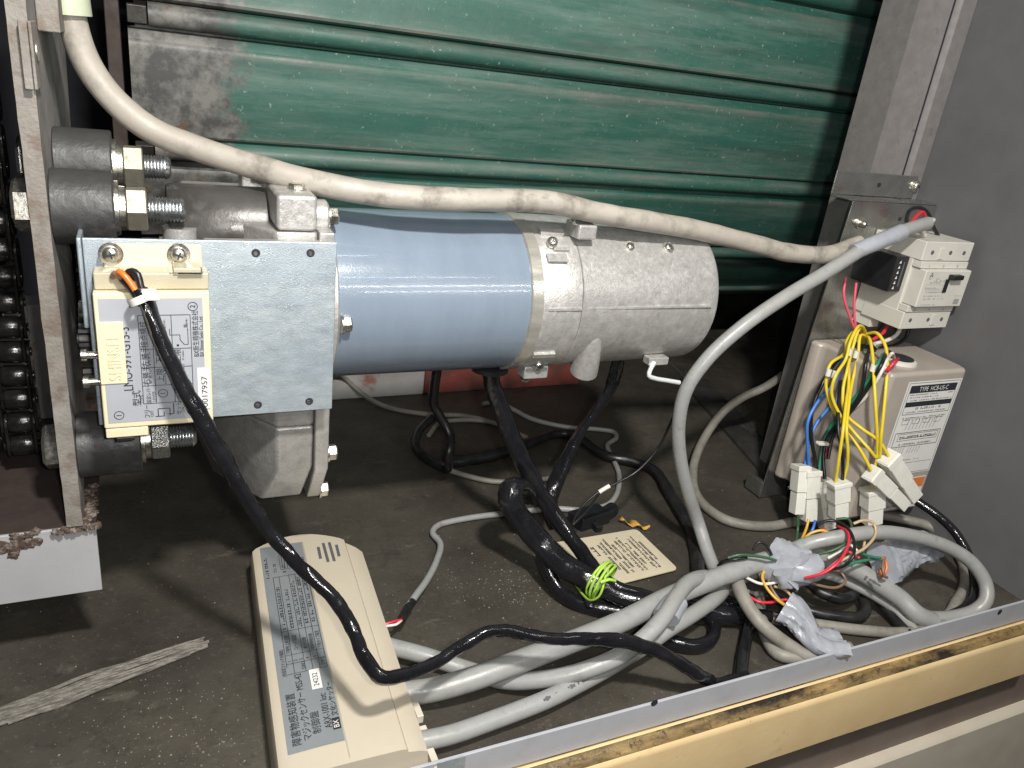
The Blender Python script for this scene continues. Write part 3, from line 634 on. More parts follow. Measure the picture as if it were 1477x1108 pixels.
for a0, a1, b_, h_ in ((.17, .30, .455, .0011), (.42, .53, .455, .0011), (.57, .68, .455, .0011)): SH.marks(pm, (1 - a1) * W, (1 - a0) * W, -b_ * H, h_)
for v0, v1, u in ((.42, .54, .79), (.56, .69, .79), (.56, .69, .60), (.42, .54, .60)): SH.marks(pm, (1 - v1) * W, (1 - v0) * W, -u * H, .0010)
for v0, v1, u in ((.16, .27, .62), (.16, .25, .84)): SH.marks(pm, (1 - v1) * W, (1 - v0) * W, -u * H, .0010)
pm.build('printed_lines', M['ink'], lb, smooth=0)
ltx('LMO-99Y-G15-3', .27, .735, .0074, wx=.80); ltx('型式', .33, .865, .0052); ltx('TYPE', .355, .845, .0026, M['inkgrey'])
ltx('接点構成', .435, .385, .0046, wx=.9); ltx('左勝手', .435, .540, .0044); ltx('右勝手', .435, .695, .0044); ltx('設定レバー', .435, .845, .0030, wx=.8); ltx('LEVER', .485, .835, .0026, M['inkgrey'])
ltx('下限', .605 - .03, .52, .0046); ltx('上限', .755, .52, .0046); ltx('上限', .605 - .03, .675, .0046); ltx('フリー', .415, .975, .0038, wx=.8); ltx('OFF', .452, .965, .0024, M['inkgrey']); ltx('セット', .735, .96, .0036, wx=.8); ltx('ON', .77, .945, .0024, M['inkgrey'])
ltx('1', .135, .935, .0042, align='CENTER'); ltx('1', .585, .77, .0042, align='CENTER'); ltx('2', .925, .065, .0042, align='CENTER')
ltx('BX新生精機株式会社', .945, .475, .0040, wx=.80); ltx('BX Shinsei Seiki Co., Ltd.', .995, .475, .0032, wx=.80)
ltx('橙', .62, .25, .0026); ltx('黒', .84, .235, .0026)
emb = MB().box(xl + .0004, xl + .0145, LY - .0012, LY - .0002, zb + .030, zb + .0685).build('name_tablet', M['cream'], ls, bevel=.0004)
text('SHINSEI', (xl + .0118, LY - .0012, zb + .0325), (0, 0, 1), (-1, 0, 0), .0098, M['cream'], emb, ext=.0004, lift=.0002, wx=.82)
st = MB(); w0, w1 = xr - .0085, xr - .0015; st.box(w0, w1, LY - .0008, LY - .0004, zb + .010, zb + .0375); so = st.build('serial_sticker', M['white'], ls)
text('0017957', (w1 - .0015, LY - .0008, zb + .0112), (0, 0, 1), (-1, 0, 0), .0048, M['ink'], so, lift=.0003, wx=1.25)
# side screws and shaft
mb = MB(); 
for zz, yy in ((.262, .487), (.246, .484)): mb.lathe((xl - .0002, yy, zz), (-1, 0, 0), [(0, .0022), (.006, .0022), (.0062, .0036), (.009, .0036)], 16)
mb.build('side_stud', M['bolt'], ls)

# gears between bracket and switch
def gear(name, label, c, x0, x1, r, teeth, m, cat='gear'):
    poly = []
    for i in range(teeth):
        for t, q in ((0, r * .86), (.28, r * .88), (.36, r), (.62, r), (.72, r * .88)):
            a_ = 2 * math.pi * (i + t) / teeth; poly.append((x0, c[0] + math.cos(a_) * q, c[1] + math.sin(a_) * q))
    mb = MB().prism(poly, (x1 - x0, 0, 0)); mb.lathe((x0 - .0004, c[0], c[1]), (-1, 0, 0), [(0, .008), (.002, .008)], 20); mb.lathe((x1 + .0004, c[0], c[1]), (1, 0, 0), [(0, .0075), (.010, .0075)], 20)
    return tag(mb.build(name, m, smooth=30), label, cat)
gp = U(100, 505, y=.553)
gear('pinion_gear', 'small dark toothed pinion beside the limit switch', (.575, gp.z), -.0440, -.0365, .026, 18, M['gear'])
gq = U(103, 430, y=.60)
gear('drive_gear', 'large dark drive gear half hidden behind the pinion and the bracket plate', (.650, gq.z + .006), -.0455, -.0380, .052, 34, M['castdark'])

# roller chain left of the bracket
chn = thing('roller_chain', 'oily black roller chain running vertically left of the rusty bracket', 'chain', (-.1, .60, .1))
CH0 = U(6, 690, y=.62)
for strand, (cx_, cy_) in enumerate(((-.0900, .600), (-.1170, .612))):
    for i in range(27):
        z = .150 + i * .0182
        mb = MB(); w_ = .0108 if i % 2 else .0086
        mb.lathe((cx_ - .0080, cy_, z), X_, [(0, .0066), (.002, .0078), (.014, .0078), (.016, .0066)], 18)
        for sx in (-1, 1):
            outl = []
            for k2 in range(20):
                a_ = 2 * math.pi * k2 / 20; outl.append((cx_ + sx * w_ - .001, cy_ + math.cos(a_) * .0088, z + .0091 + math.sin(a_) * .0086 + (.0088 if math.sin(a_) > 0 else -.0088)))
            mb.prism(outl, (.0021, 0, 0))
        mb.lathe((cx_ - .0125, cy_, z), X_, [(0, .0032), (.025, .0032)], 12)
        mb.build('chain_link', M['chain'], chn, smooth=35, bevel=.0005, seg=1)
# sprocket beyond the chain
gear('sprocket', 'large black sprocket behind the roller chain', (.72, .30), -.128, -.112, .10, 24, M['chain'], 'sprocket')

# ================================================================== SENSOR CONTROL BOX ON THE FLOOR
sb = thing('sensor_control_box', 'long beige sensor control box with grey printed label lying on the floor', 'box', (.105, .47, 0))
def arc_outline(x0, x1, y0, y1, bulge, n=14, yaw=0):
    """plan outline whose far end bows out; counter-clockwise from near left"""
    pts = [(x0, y0), (x1, y0), (x1, y1)]
    for i in range(1, n):
        t = i / n; x = x1 + (x0 - x1) * t; pts.append((x, y1 + bulge * (math.sin(math.pi * t) ** .75)))
    return pts + [(x0, y1)]
# plan from pixels on the floor and on the lid
BL, BR_ = U(358, 840, z=.0), U(620, 1086, z=.008)
x0, x1, y0, y1 = .0590, .1560, .3485, .582
SKEW = .055
def skx(x, y): return x + (y - .46) * SKEW
def far_y(u): return y1 + .026 * max(0, math.sin(math.pi * min(1, max(0, .06 + u * .94)))) ** .8 - .010 * u
MB().prism([(skx(x0 + (x1 - x0) * u, (y0 if k == 0 else far_y(u))), (y0 if k == 0 else far_y(u) - .002), .0003) for k, us_ in ((0, (0, 1.03)), (1, [1.03 - 1.03 * i / 16 for i in range(17)])) for u in us_], (0, 0, .010)).build('base_tray', M['beige_in'], sb, bevel=.001)
def lid_h(u):   # u 0..1 across the width: side wall, crown, step down on the right
    pts = [(0, .0108), (0.006, .030), (.02, .0345), (.05, .0360), (.3, .0368), (.55, .0368), (.80, .0362), (.835, .0355), (.85, .0325), (.93, .0312), (.985, .0290), (1.0, .0108)]
    for i in range(len(pts) - 1):
        if u <= pts[i + 1][0]:
            a_, b_ = pts[i], pts[i + 1]; return a_[1] + (b_[1] - a_[1]) * (u - a_[0]) / max(b_[0] - a_[0], 1e-6)
    return pts[-1][1]
us = [0, .006, .02, .05, .12, .2, .3, .38, .46, .55, .62, .68, .75, .80, .835, .85, .89, .93, .96, .985, 1.0]
vs = []; rows = 30; ends = [(1 - .004, 1.0), (1 - .0015, .975), (1.0, .90), (1.0005, .30), (1.0008, 0)]
trow = [(i / rows * .985, 1.0) for i in range(rows + 1)] + ends
for t, e in trow:
    for u in us:
        y = y0 + (far_y(u) - y0) * t
        vs.append((skx(x0 + (x1 - x0) * u, y), y, .0108 + (lid_h(u) - .0108) * e))
nu = len(us); rows = len(trow) - 1
fs = [[i * nu + j, i * nu + j + 1, (i + 1) * nu + j + 1, (i + 1) * nu + j] for i in range(rows) for j in range(nu - 1)] + [list(range(nu - 1, -1, -1))]
lid = MB().add(vs, fs).build('lid', M['beige'], sb, smooth=32)
def LP(u, y, h=0): return Vector((skx(x0 + (x1 - x0) * u, y), y, lid_h(u) + h))
# raised panel edge lines and curved near end
for (ua, ub) in ((.455, .463),):
    MB().add([LP(ua, .352, .0003), LP(ub, .352, .0009), LP(ub, .590, .0009), LP(ua, .590, .0003)], [[0, 1, 2, 3]]).build('lid_ridge', M['beige'], lid)
# vents
for u, ya, yb in ((.585, .562, .580), (.640, .556, .585), (.695, .556, .585), (.750, .562, .580)):
    c = LP(u, (ya + yb) / 2, -.0006); MB().obox(c, (.0014, 0, 0), (.0007, (yb - ya) / 2, 0), (0, 0, .0008)).build('vent_slot', M['inkgrey'], lid, bevel=.0004)
# terminal wall cut-outs along the right side
for i, yy in enumerate((.352, .372, .396, .421)):
    MB().box(x1 + (yy - .46) * .055 + .0022, x1 + (yy - .46) * .055 + .0072, yy - .008, yy + .008, .0105, .0175).build('cable_gate', M['beige_in'], sb, bevel=.0006)
# grey printed label on the lid
lu0, lu1, ly0, ly1 = .085, .452, .366, .590
vs = []
for y in [ly0 + (ly1 - ly0) * i / 10 for i in range(11)]:
    for u in (lu0, .2, .3, lu1): vs.append(LP(u, y, .0006))
lb = MB().add(vs, [[i * 4 + j, i * 4 + j + 1, (i + 1) * 4 + j + 1, (i + 1) * 4 + j] for i in range(10) for j in range(3)]).build('label', M['greylabel2'], lid)
p00, p10, p01 = LP(lu0, ly0, .0009), LP(lu1, ly0, .0009), LP(lu0, ly1, .0009)
S2 = Sheet(p00, p01 - p00, p00 - p10, lb); W, H = (p01 - p00).length, (p10 - p00).length
pm = MB()
def sln(u0, v0, u1, v1, t=.00035): S2.line(pm, v0 * W, -u0 * H, v1 * W, -u1 * H, t)
def stx(s_, u, v, size, m=None, wx=1.0, align='LEFT'): S2.txt(s_, v * W, -u * H, size, m or M['ink'], align, wx)
stx('障害物感知装置', .25, .02, .0068, wx=.95); stx('マジックセンサー MSS-42', .44, .03, .0066, wx=.80); stx('制御盤', .62, .045, .0064); stx('ARX-1001 lot:', .83, .055, .0066, wx=.80)
stx('文化シヤッター', .97, .095, .0050, wx=.9)
tq = MB(); S2.rect(tq, .045 * W, .088 * W, -.985 * H, -.84 * H, .0002); bxl = tq.build('logo_panel', M['ink'], lb, smooth=0)
text('BX', S2.at(.048 * W, -.955 * H, .0004), S2.x, S2.y, .0052, M['white'], bxl, lift=.0003)
st = MB(); S2.rect(st, .215 * W, .300 * W, -.80 * H, -.60 * H, .0004); so = st.build('lot_sticker', M['white'], lb, smooth=0)
text('24232', S2.at(.225 * W, -.745 * H, .0004), S2.x, S2.y, .0052, M['ink'], so, lift=.0003)
A0, A1 = .30, .80
for u in (.20, .33, .55, .69, .83, .97): sln(u, A0 + (.03 if u < .3 else 0.0), u, A1)
for v in (A0, .345, .385, .50, A1): sln(.20, v, .97, v)
sln(.83, A0, .83, A1)
for i, u in enumerate((.30, .42, .53, .66, .80)): stx(str(i + 1), u, .352, .0036)
stx('SW1', .56, .31, .0042); stx('SW2', .94, .31, .0042)
stx('下降時上昇切替', .31, .39, .0034, wx=.85); stx('コード設定', .47, .40, .0034); stx('動作切替', .66, .40, .0034, wx=.9); stx('障害物検知後', .80, .39, .0034, wx=.85); stx('下限タイプ設定', .94, .39, .0034, wx=.8)
stx('[各設定スイッチの機能]', .17, .295, .0034, wx=.75)
for u, v1 in ((.30, .74), (.47, .72), (.64, .78), (.78, .78), (.92, .79)): S2.marks(pm, .51 * W, v1 * W, -u * H, .0028)
for u, v0, v1 in ((.12, .80, .93), (.30, .83, .88), (.50, .82, .86), (.86, .83, .90), (.96, .83, .90)): S2.marks(pm, v0 * W, v1 * W, -u * H, .0026)
S2.frame(pm, .84 * W, .93 * W, -.72 * H, -.40 * H)
for i in range(5): sln(.45 + .055 * i, .845, .45 + .055 * i, .925, .0004)
pm.build('printed_lines', M['ink'], lb, smooth=0)

# ================================================================== BREAKER PANEL, BREAKER, TIMER, CONTROLLER
PY_ = .600
pn = thing('breaker_stand', 'bent zinc plated stand standing in the right corner with a stepped top flange', 'panel', (.72, .6, 0))
fz0, fz1 = .3600, .3835
pl = [(.671, .3585), (.7985, .3585), (.7985, .002), (.6535, .002)]
pb = MB().prism([(x, PY_, z) for x, z in pl], (0, .0016, 0)).build('sheet', M['zinc_dark'], pn, bevel=.0006)
MB().box(.6655, .7985, PY_ + .0002, .6275, .3588, .3604).build('shelf_bend', M['zinc_dark'], pn, bevel=.0006)
fl = MB().box(.6655, .7900, .6262, .6280, .3607, .3855).build('top_flange', M['zinc_dark'], pn, bevel=.0022, seg=3)
MB().box(.6540, .66, PY_ + .0018, .628, .0021, .0220).build('foot_flange', M['zinc_dark'], pn, bevel=.0006)
screw(fl, U(1320, 268, y=.6260), (0, -1, 0), .0048, .005)
MB().lathe(U(1268, 267, y=.6261), (0, -1, 0), [(0, .0026), (.0003, .0026)], 16).build('hole', M['ink'], fl)
screw(pb, U(1240, 322, y=PY_), (0, -1, 0), .0042, .009)
MB().lathe(U(1298, 316, y=PY_ - .0001), (0, -1, 0), [(0, .0022), (.0003, .0022)], 16).build('hole', M['ink'], pb)

# breaker
b0 = U(1338, 348, y=.535); 
bxl, bxr, bzt, bzb, byf = .7165, .7890, .3325, .2385, .5350
bk = thing('circuit_breaker', 'ivory three pole circuit breaker with small black toggle', 'breaker', (.75, .56, .2385))
hz = (bzt - bzb)
MB().box(bxl, bxr, byf + .010, PY_ - .0003, bzb + .002, bzt - .002).build('case', M['brk'], bk, bevel=.0012)
tcap = MB().box(bxl - .0004, bxr + .0004, byf + .0005, PY_ - .012, bzt - .020, bzt).build('terminal_cover', M['brk'], bk, bevel=.0010)
bcap = MB().box(bxl - .0004, bxr + .0004, byf + .0005, PY_ - .012, bzb, bzb + .019).build('terminal_cover', M['brk'], bk, bevel=.0010)
for z0_, z1_ in ((bzt - .0275, bzt - .0204), (bzb + .0194, bzb + .0265)): MB().box(bxl + .0005, bxr - .001, byf - .001, byf + .012, z0_, z1_).build('front_ledge', M['brk'], bk, bevel=.0006)
fc = MB().box(bxl + .0025, bxr - .0005, byf - .0075, byf + .011, bzb + .0268, bzt - .0278).build('front_plate', M['brk'], bk, bevel=.0012)
for capo, zc in ((tcap, bzt - .011), (bcap, bzb + .010)):
    for i, fx in enumerate((.17, .55, .84)):
        MB().lathe((bxl + fx * (bxr - bxl), byf + .0004, zc), (0, -1, 0), [(0, .0022), (.0003, .0022)], 16).build('probe_hole', M['inkgrey'], capo)
fx = bxl + .36 * (bxr - bxl); MB().box(fx - .0035, fx + .0035, byf - .0006, byf + .0004, bzt - .018, bzt - .006).build('latch', M['brk'], tcap, bevel=.0004)
fx = bxl + .66 * (bxr - bxl); MB().box(fx - .0035, fx + .0035, byf - .0006, byf + .0004, bzb + .004, bzb + .016).build('latch', M['brk'], bcap, bevel=.0004)
cz = (bzb + bzt) / 2 + .004; hx = bxl + .60 * (bxr - bxl)
tg = MB().box(hx - .006, hx + .010, byf - .0145, byf - .0076, cz + .0065, cz + .0115).build('toggle', M['black'], bk, bevel=.0010)
MB().box(hx - .0085, hx - .0035, byf - .0090, byf - .0077, cz - .008, cz + .0062).build('toggle_slot', M['black'], bk, bevel=.0004)
pm = MB(); S3 = Sheet((bxl + .0025, byf - .0076, bzb + .0268), X_, (0, 0, 1), fc); fw, fh = bxr - bxl - .003, bzt - bzb - .0546
for a0, a1, b_, h_ in ((.10, .34, .76, .0022), (.10, .36, .66, .0012), (.22, .46, .70, .002), (.08, .40, .52, .0013), (.10, .50, .40, .0013), (.10, .5, .30, .0013), (.1, .55, .22, .0013), (.10, .40, .06, .0011), (.80, .95, .30, .0012)): S3.marks(pm, a0 * fw, a1 * fw, b_ * fh, h_, .75)
S3.frame(pm, .08 * fw, .44 * fw, .50 * fh, .62 * fh, .0002); S3.line(pm, .08 * fw, .46 * fh, .52 * fw, .46 * fh, .0002)
S3.rect(pm, .80 * fw, .92 * fw, .08 * fh, .22 * fh)
pm.build('printed_lines', mat('pale_print', (.30, .30, .29), .6), fc, smooth=0)
# three diamond mark and rating print
dm = MB()
for dx_, dz_ in ((0, .0016), (-.0014, -.0008), (.0014, -.0008)):
    c = S3.at(.13 * fw + dx_, .88 * fh + dz_, .0004); dm.add([c + Vector((0, 0, .0015)), c - Vector((.0010, 0, 0)), c - Vector((0, 0, .0015)), c + Vector((.0010, 0, 0))], [[0, 1, 2, 3]])
dm.build('maker_mark', M['inkgrey'], fc, smooth=0)
S3.txt('ON', .66 * fw, .86 * fh, .0026, M['inkgrey']); 
for i, s_ in enumerate('135'): text(s_, (bxl + (.15 + .3 * i) * (bxr - bxl), byf - .0011, bzt - .0260), X_, (0, 0, 1), .0040, M['inkgrey'], fc)
for i, s_ in enumerate('246'): text(s_, (bxl + (.15 + .3 * i) * (bxr - bxl), byf - .0011, bzb + .0210), X_, (0, 0, 1), .0040, M['inkgrey'], fc)

# black alarm unit left of the breaker
q0, q1, q2 = U(1296, 370, y=.548), U(1318, 371, y=.548), U(1292, 421, y=.548)
al = thing('black_relay_module', 'black relay module with white triangle marks beside the ivory breaker', 'relay', (q0.x + .01, .57, q2.z))
rx0, rx1 = q0.x, .7160
MB().box(rx0, rx1, .5485, PY_ - .0003, q2.z, q0.z).build('module_body', M['black'], al, bevel=.0012)
dm = MB(); S4 = Sheet((rx0, .5480, q2.z), X_, (0, 0, 1), al); hh = q0.z - q2.z
for i in range(6):
    c = S4.at(.006, hh * (.12 + .145 * i), .0); dm.add([c + Vector((-.0016, 0, -.0015)), c + Vector((.0016, 0, -.0015)), c + Vector((.0004, 0, .0018))], [[0, 1, 2]])
dm.build('triangle_marks', M['white'], al, smooth=0)
MB().box(rx0 + .011, rx0 + .0125, .5476, .5484, q2.z + .006, q0.z - .006).build('terminal_groove', M['inkgrey'], al)
# small white tag below the module
p = U(1262, 463, y=.575); mb = MB().box(p.x - .007, p.x + .007, .575, PY_ - .0004, p.z - .007, p.z + .006)
tag(mb.build('breaker_clip_foot', M['brk'], bevel=.0006), 'small ivory clip under the black relay module', 'clip')

# control box
cb = thing('controller_box', 'taupe controller box with white wiring label under the circuit breaker', 'box', (.74, .55, .03))
cx0, cx1, cyf, cyb, cz0, cz1 = .6720, .7930, .4950, PY_ - .0006, .0330, .2060
# profile in plan: a wide foot against the panel, narrower front
plan = [(cx0 - .008, cyb), (cx0 - .008, cyb - .010), (cx0 - .001, cyb - .016), (cx0, cyb - .040), (cx0, cyf + .02), (cx0 + .004, cyf), (cx1 - .004, cyf), (cx1, cyf + .010), (cx1 + .002, cyf + .03), (cx1 + .002, cyb)]
MB().prism([(x, y, cz0) for x, y in plan], (0, 0, cz1 - cz0)).build('enclosure', M['ctrl'], cb, bevel=.006, seg=4, smooth=40)
for q in ((1183, 526), (1140, 704)): screw(cb, U(*q, y=cyb - .0105), (0, -1, 0), .0032, .003)
gp = U(1297, 520, z=cz1 + .001); gm = MB(); gm.lathe((gp.x, gp.y, cz1 - .0005), (0, 0, 1), [(0, .018), (.003, .0175), (.0045, .015)], 32); gr = gm.build('grommet', M['brk'], cb)
MB().lathe((gp.x, gp.y, cz1 + .0041), (0, 0, 1), [(0, .0140), (.0006, .0140)], 28).build('grommet_hole', M['ink'], gr)
gp2 = U(1247, 501, z=cz1 + .001); MB().lathe((gp2.x, gp2.y, cz1 - .0005), (0, 0, 1), [(0, .013), (.003, .012)], 28).build('cable_hole', M['ink'], cb)
# white wiring label on the front
l0, l1 = cx0 + .030, cx1 - .008; lz0_, lz1_ = U(1340, 678, y=cyf).z, cz1 - .010
wl = MB().add([(l0, cyf - .0004, lz0_), (l1, cyf - .0004, lz0_), (l1, cyf - .0004, lz1_), (l0, cyf - .0004, lz1_)], [[0, 1, 2, 3]]).build('wiring_label', M['white'], cb, smooth=0)
S5 = Sheet((l0, cyf - .0004, lz0_), X_, (0, 0, 1), wl); W, H = l1 - l0, lz1_ - lz0_
pm = MB(); S5.frame(pm, .03 * W, .97 * W, .015 * H, .985 * H, .0004)
S5.rect(pm, .07 * W, .93 * W, .885 * H, .96 * H); S5.rect(pm, .07 * W, .93 * W, .745 * H, .79 * H); S5.frame(pm, .07 * W, .93 * W, .79 * H, .885 * H, .0005); S5.frame(pm, .07 * W, .93 * W, .665 * H, .745 * H, .0005)
for a0, a1, b_, h_ in ((.10, .6, .860, .0014), (.10, .65, .832, .0014), (.10, .9, .803, .0014), (.80, .9, .86, .0014), (.25, .75, .712, .0026), (.12, .88, .680, .0016), (.1, .9, .62, .0016), (.12, .88, .60, .0016), (.08, .7, .16, .0014), (.08, .4, .10, .0014), (.1, .5, .06, .0013)): S5.marks(pm, a0 * W, a1 * W, b_ * H, h_)
for i in range(9): S5.line(pm, (.22 + .065 * i) * W, .50 * H, (.24 + .065 * i) * W, .60 * H, .0004)
for i in range(4): S5.frame(pm, (.12 + .2 * i) * W, (.24 + .2 * i) * W, .56 * H, .61 * H, .0003)
S5.frame(pm, .08 * W, .92 * W, .32 * H, .47 * H, .0006); S5.frame(pm, .14 * W, .88 * W, .385 * H, .455 * H, .0004); S5.marks(pm, .17 * W, .85 * W, .405 * H, .0034, .95, .8); S5.marks(pm, .2 * W, .8 * W, .335 * H, .0022)
for i in range(5): S5.line(pm, (.10 + .05 * i) * W, .20 * H, (.13 + .05 * i) * W, .31 * H, .0004)
for i in range(5): S5.line(pm, (.40 + .05 * i) * W, .24 * H, (.42 + .05 * i) * W, .31 * H, .0004)
S5.line(pm, .05 * W, .13 * H, .95 * W, .13 * H, .0003)
pm.build('printed_lines', M['ink'], wl, smooth=0)
text('TYPE  HCB-US-C', S5.at(.5 * W, .900 * H, .0004), S5.x, S5.y, .0072, M['white'], wl, 'CENTER', lift=.0003, wx=.85)
for i, s_ in enumerate(('POINT VOLTAGE', 'MAX. MTR. HP RATING', 'CONTROL CIRCUIT')): pass
oz1 = lz0_ - .006; ow = MB().add([(l0 - .004, cyf - .0004, cz0 + .004), (l1 - .002, cyf - .0004, cz0 + .004), (l1 - .002, cyf - .0004, oz1), (l0 - .004, cyf - .0004, oz1)], [[0, 1, 2, 3]]).build('warning_label', M['white'], cb, smooth=0)
S6 = Sheet((l0 - .004, cyf - .0004, cz0 + .004), X_, (0, 0, 1), ow); oh = oz1 - cz0 - .004; owd = l1 - l0 + .002
om = MB(); S6.rect(om, 0.001, owd - .001, oh * .66, oh * .97); om.build('orange_band', M['orange'], ow, smooth=0)
pm = MB()
for b_ in (.10, .30, .48): S6.marks(pm, .004, owd - .006, b_ * oh, .0030)
pm.build('printed_lines', M['inkgrey'], ow, smooth=0)

# ================================================================== CABLES
def Z2(x, y, *k): return (1080 + .2889 * x, 460 + .2889 * y, *k)
def Z3(x, y, *k): return (1000 + .323 * x, 720 + .323 * y, *k)
def Z4(x, y, *k): return (540 + .352 * x, 720 + .352 * y, *k)
def Z5(x, y, *k): return (560 + .3656 * x, 520 + .3656 * y, *k)

# old ivory mains cable across the top
o = cable('ivory_cable', 'thick old ivory cable sagging across above the motor', 'cable',
  [(95, -40, 'y', .600), (103, 25), (125, 90, .598), (160, 140, .594), (215, 185, .588), (290, 216, .580), (380, 244, .566), (470, 267, .550), (560, 282, .540), (650, 288, .535), (740, 289, .535), (800, 293, .535), (850, 305, .538), (920, 317, .540), (1000, 331, .545), (1080, 350, .55), (1140, 365, .552), (1195, 367, .553), (1240, 352, .553)], .0086, M['beige_cable'], n=20, wrinkle=.05)
mb = MB(); a = U(92, -40, y=.600); b = U(101, 22, y=.600); mb.cyl(a, b, .0125, n=28)
tag(mb.build('conduit_collar', M['sleeve_green']), 'pale green conduit collar round the top end of the ivory cable', 'collar')

# grey cable arching from the breaker to the floor
GC = M['grey_cable']
cable('grey_cable', 'grey cable arching from the breaker down to the floor beside the motor cap', 'cable',
  [(1338, 322, 'y', .545), (1312, 330, .540), (1275, 345, .535), (1245, 359, .532), (1190, 394, .528), (1130, 430, .525), (1070, 472, .525), (1020, 518, .527), (990, 562, .53), (979, 610, .532), (981, 660, .532), (993, 712, .53), (1008, 757, .526), (1022, 800, 'z', .016), (1036, 830, .009), (1060, 852, .008), (1100, 868, .008)], .0066, GC, n=18)
cable('vinyl_tape_wrap', 'pale vinyl tape wrapped where ivory and grey cables join below the breaker', 'tape',
  [(1232, 364, 'y', .5335), (1262, 351, .532), (1300, 335, .536)], .0080, M['tape'], n=18, wrinkle=.06)

GRP = 'grey cables leaving the sensor box'
# thick cable A
cable('grey_cable', 'thickest grey cable from the sensor box into the taped bundle and down behind the sill', 'cable',
  [(577, 1001, 'z', .017), (620, 996, .020), (680, 980, .026), (750, 954, .032), (830, 924, .036), (900, 895, .040), (960, 864, .044), (1010, 843, .048), (1060, 824, .052), (1110, 808, .055), (1160, 803, .055), (1200, 810, .05), (1235, 823, .044), (1268, 843, .036), (1300, 865, .026), (1322, 886, .018), Vector((.655, .3585, .0105))], .0088, GC, GRP + ' A', n=18)
cable('grey_cable', 'grey cable leaving the sensor box highest up and dipping under the thickest one', 'cable',
  [(552, 930, 'z', .016), (610, 945, .014), (674, 966, .0095), (730, 982, .012), (790, 979, .021), (840, 968, .030), (892, 947, .040), (927, 922, .048), (955, 893, .056), (975, 862, .060), (992, 841, .058), (1015, 833, .050), (1045, 838, .034)], .0067, GC, GRP + ' B', n=18)
cable('grey_cable', 'lowest grey cable from the sensor box beside the sill', 'cable',
  [(592, 1072, 'z', .016), (646, 1061, .016), (716, 1037, .016), (786, 1010, .018), (839, 984, .018), (874, 965, .020), (906, 946, .024), (934, 929, .028), (962, 909, .032), (998, 887, .032), (1033, 862, .030), (1050, 840, .022)], .0068, GC, GRP + ' C', n=18)
# big loop at the right
cable('grey_cable', 'grey cable making a big loop against the right wall', 'cable',
  [(1060, 836, 'z', .022), (1095, 822, .034), (1125, 806, .050), (1155, 788, .070), (1220, 773, .086), (1275, 768, .086), (1323, 775, .078), (1371, 791, .066), (1404, 814, .052), (1422, 843, .036), (1422, 866, .024), (1408, 880, .014), (1381, 889, .008), (1342, 891, .0075), (1290, 880, .0075)], .0066, GC, n=18)
cable('grey_cable', 'thin grey cable curving under the taped bundle towards the sill corner', 'cable',
  [Z3(560, 330, 'z', .03), Z3(640, 350, .03), Z3(700, 375, .027), Z3(800, 425, .022), Z3(900, 492, .013), Z3(950, 545, .008), Vector((.63, .3560, .0065))], .0050, GC, n=14)
cable('grey_cable', 'stained grey cable curving from the tape bundle down to the sill', 'cable',
  [Z3(215, 285, 'z', .040), Z3(192, 330, .042), Z3(203, 390, .040), Z3(240, 470, .034), Z3(300, 553, .026), Z3(380, 622, .018), Z3(450, 670, .012), Z3(510, 700, .009), Vector((.545, .3560, .008))], .0063, M['dull_cable'], n=16)
cable('grey_cable', 'dull grey cable lying low under the stained one', 'cable',
  [Z3(290, 430, 'z', .014), Z3(300, 520, .010), Z3(330, 620, .008), Z3(380, 690, .0065), Vector((.500, .3575, .0065))], .0060, M['dull_cable'], n=14)
cable('grey_cable', 'short ivory grey cable lying along the floor behind the sill', 'cable',
  [Z3(330, 530, 'z', .006), Z3(430, 545, .006), Z3(540, 558, .006), Z3(700, 580, .006), Z3(820, 592, .006), Z3(890, 597, .006), Vector((.63, .3570, .0056)), Vector((.67, .3560, .0056))], .0052, M['dull_cable'], n=14)
cable('grey_cable', 'dull grey cable coiled on the floor in front of the panel foot', 'cable',
  [(1165, 522, 'z', .115), (1135, 538, .110), Z5(1477, 110, .10), Z5(1400, 145, .085), Z5(1320, 205, .06), Z5(1240, 320, .03), Z5(1203, 430, .012), Z5(1225, 545, .006), Z5(1330, 628, .006), Z5(1477, 655, .006), (1150, 752, .006), (1220, 742, .008), (1262, 742, .012), (1307, 750, .016), (1342, 760, .014), (1368, 782, .008), (1388, 810, .006), (1392, 845, .006), (1380, 868, .006), Vector((.68, .3625, .006)), Vector((.64, .3640, .006))], .0055, M['dull_cable'], n=14)

# faint rows of print along two grey cables
def cable_print(o, a, b, n, z, r):
    P = [U(a[0] + (b[0] - a[0]) * i / n, a[1] + (b[1] - a[1]) * i / n, z=z) for i in range(n + 1)]; pm = MB()
    for i in range(n):
        d = (P[i + 1] - P[i]).normalized(); v = (CAM - P[i]).normalized(); v = (v - d * v.dot(d)).normalized(); u = d.cross(v)
        if random.random() < .25: continue
        c = P[i] + v * (r + .0003); L_ = random.uniform(.0006, .0014); h_ = random.uniform(.0008, .0016)
        pm.add([c - d * L_ - u * h_, c + d * L_ - u * h_, c + d * L_ + u * h_, c - d * L_ + u * h_], [[0, 1, 2, 3]])
    pm.build('printed_mark', M['inkgrey'], o, smooth=0)
for o in list(col.objects):
    if o.get('label', '').startswith('lowest grey cable'): cable_print(o, (776, 1014), (852, 977), 22, .0180, .0068)
    if o.get('label', '').startswith('thickest grey cable'): cable_print(o, (1232, 822), (1276, 849), 16, .041, .0088)

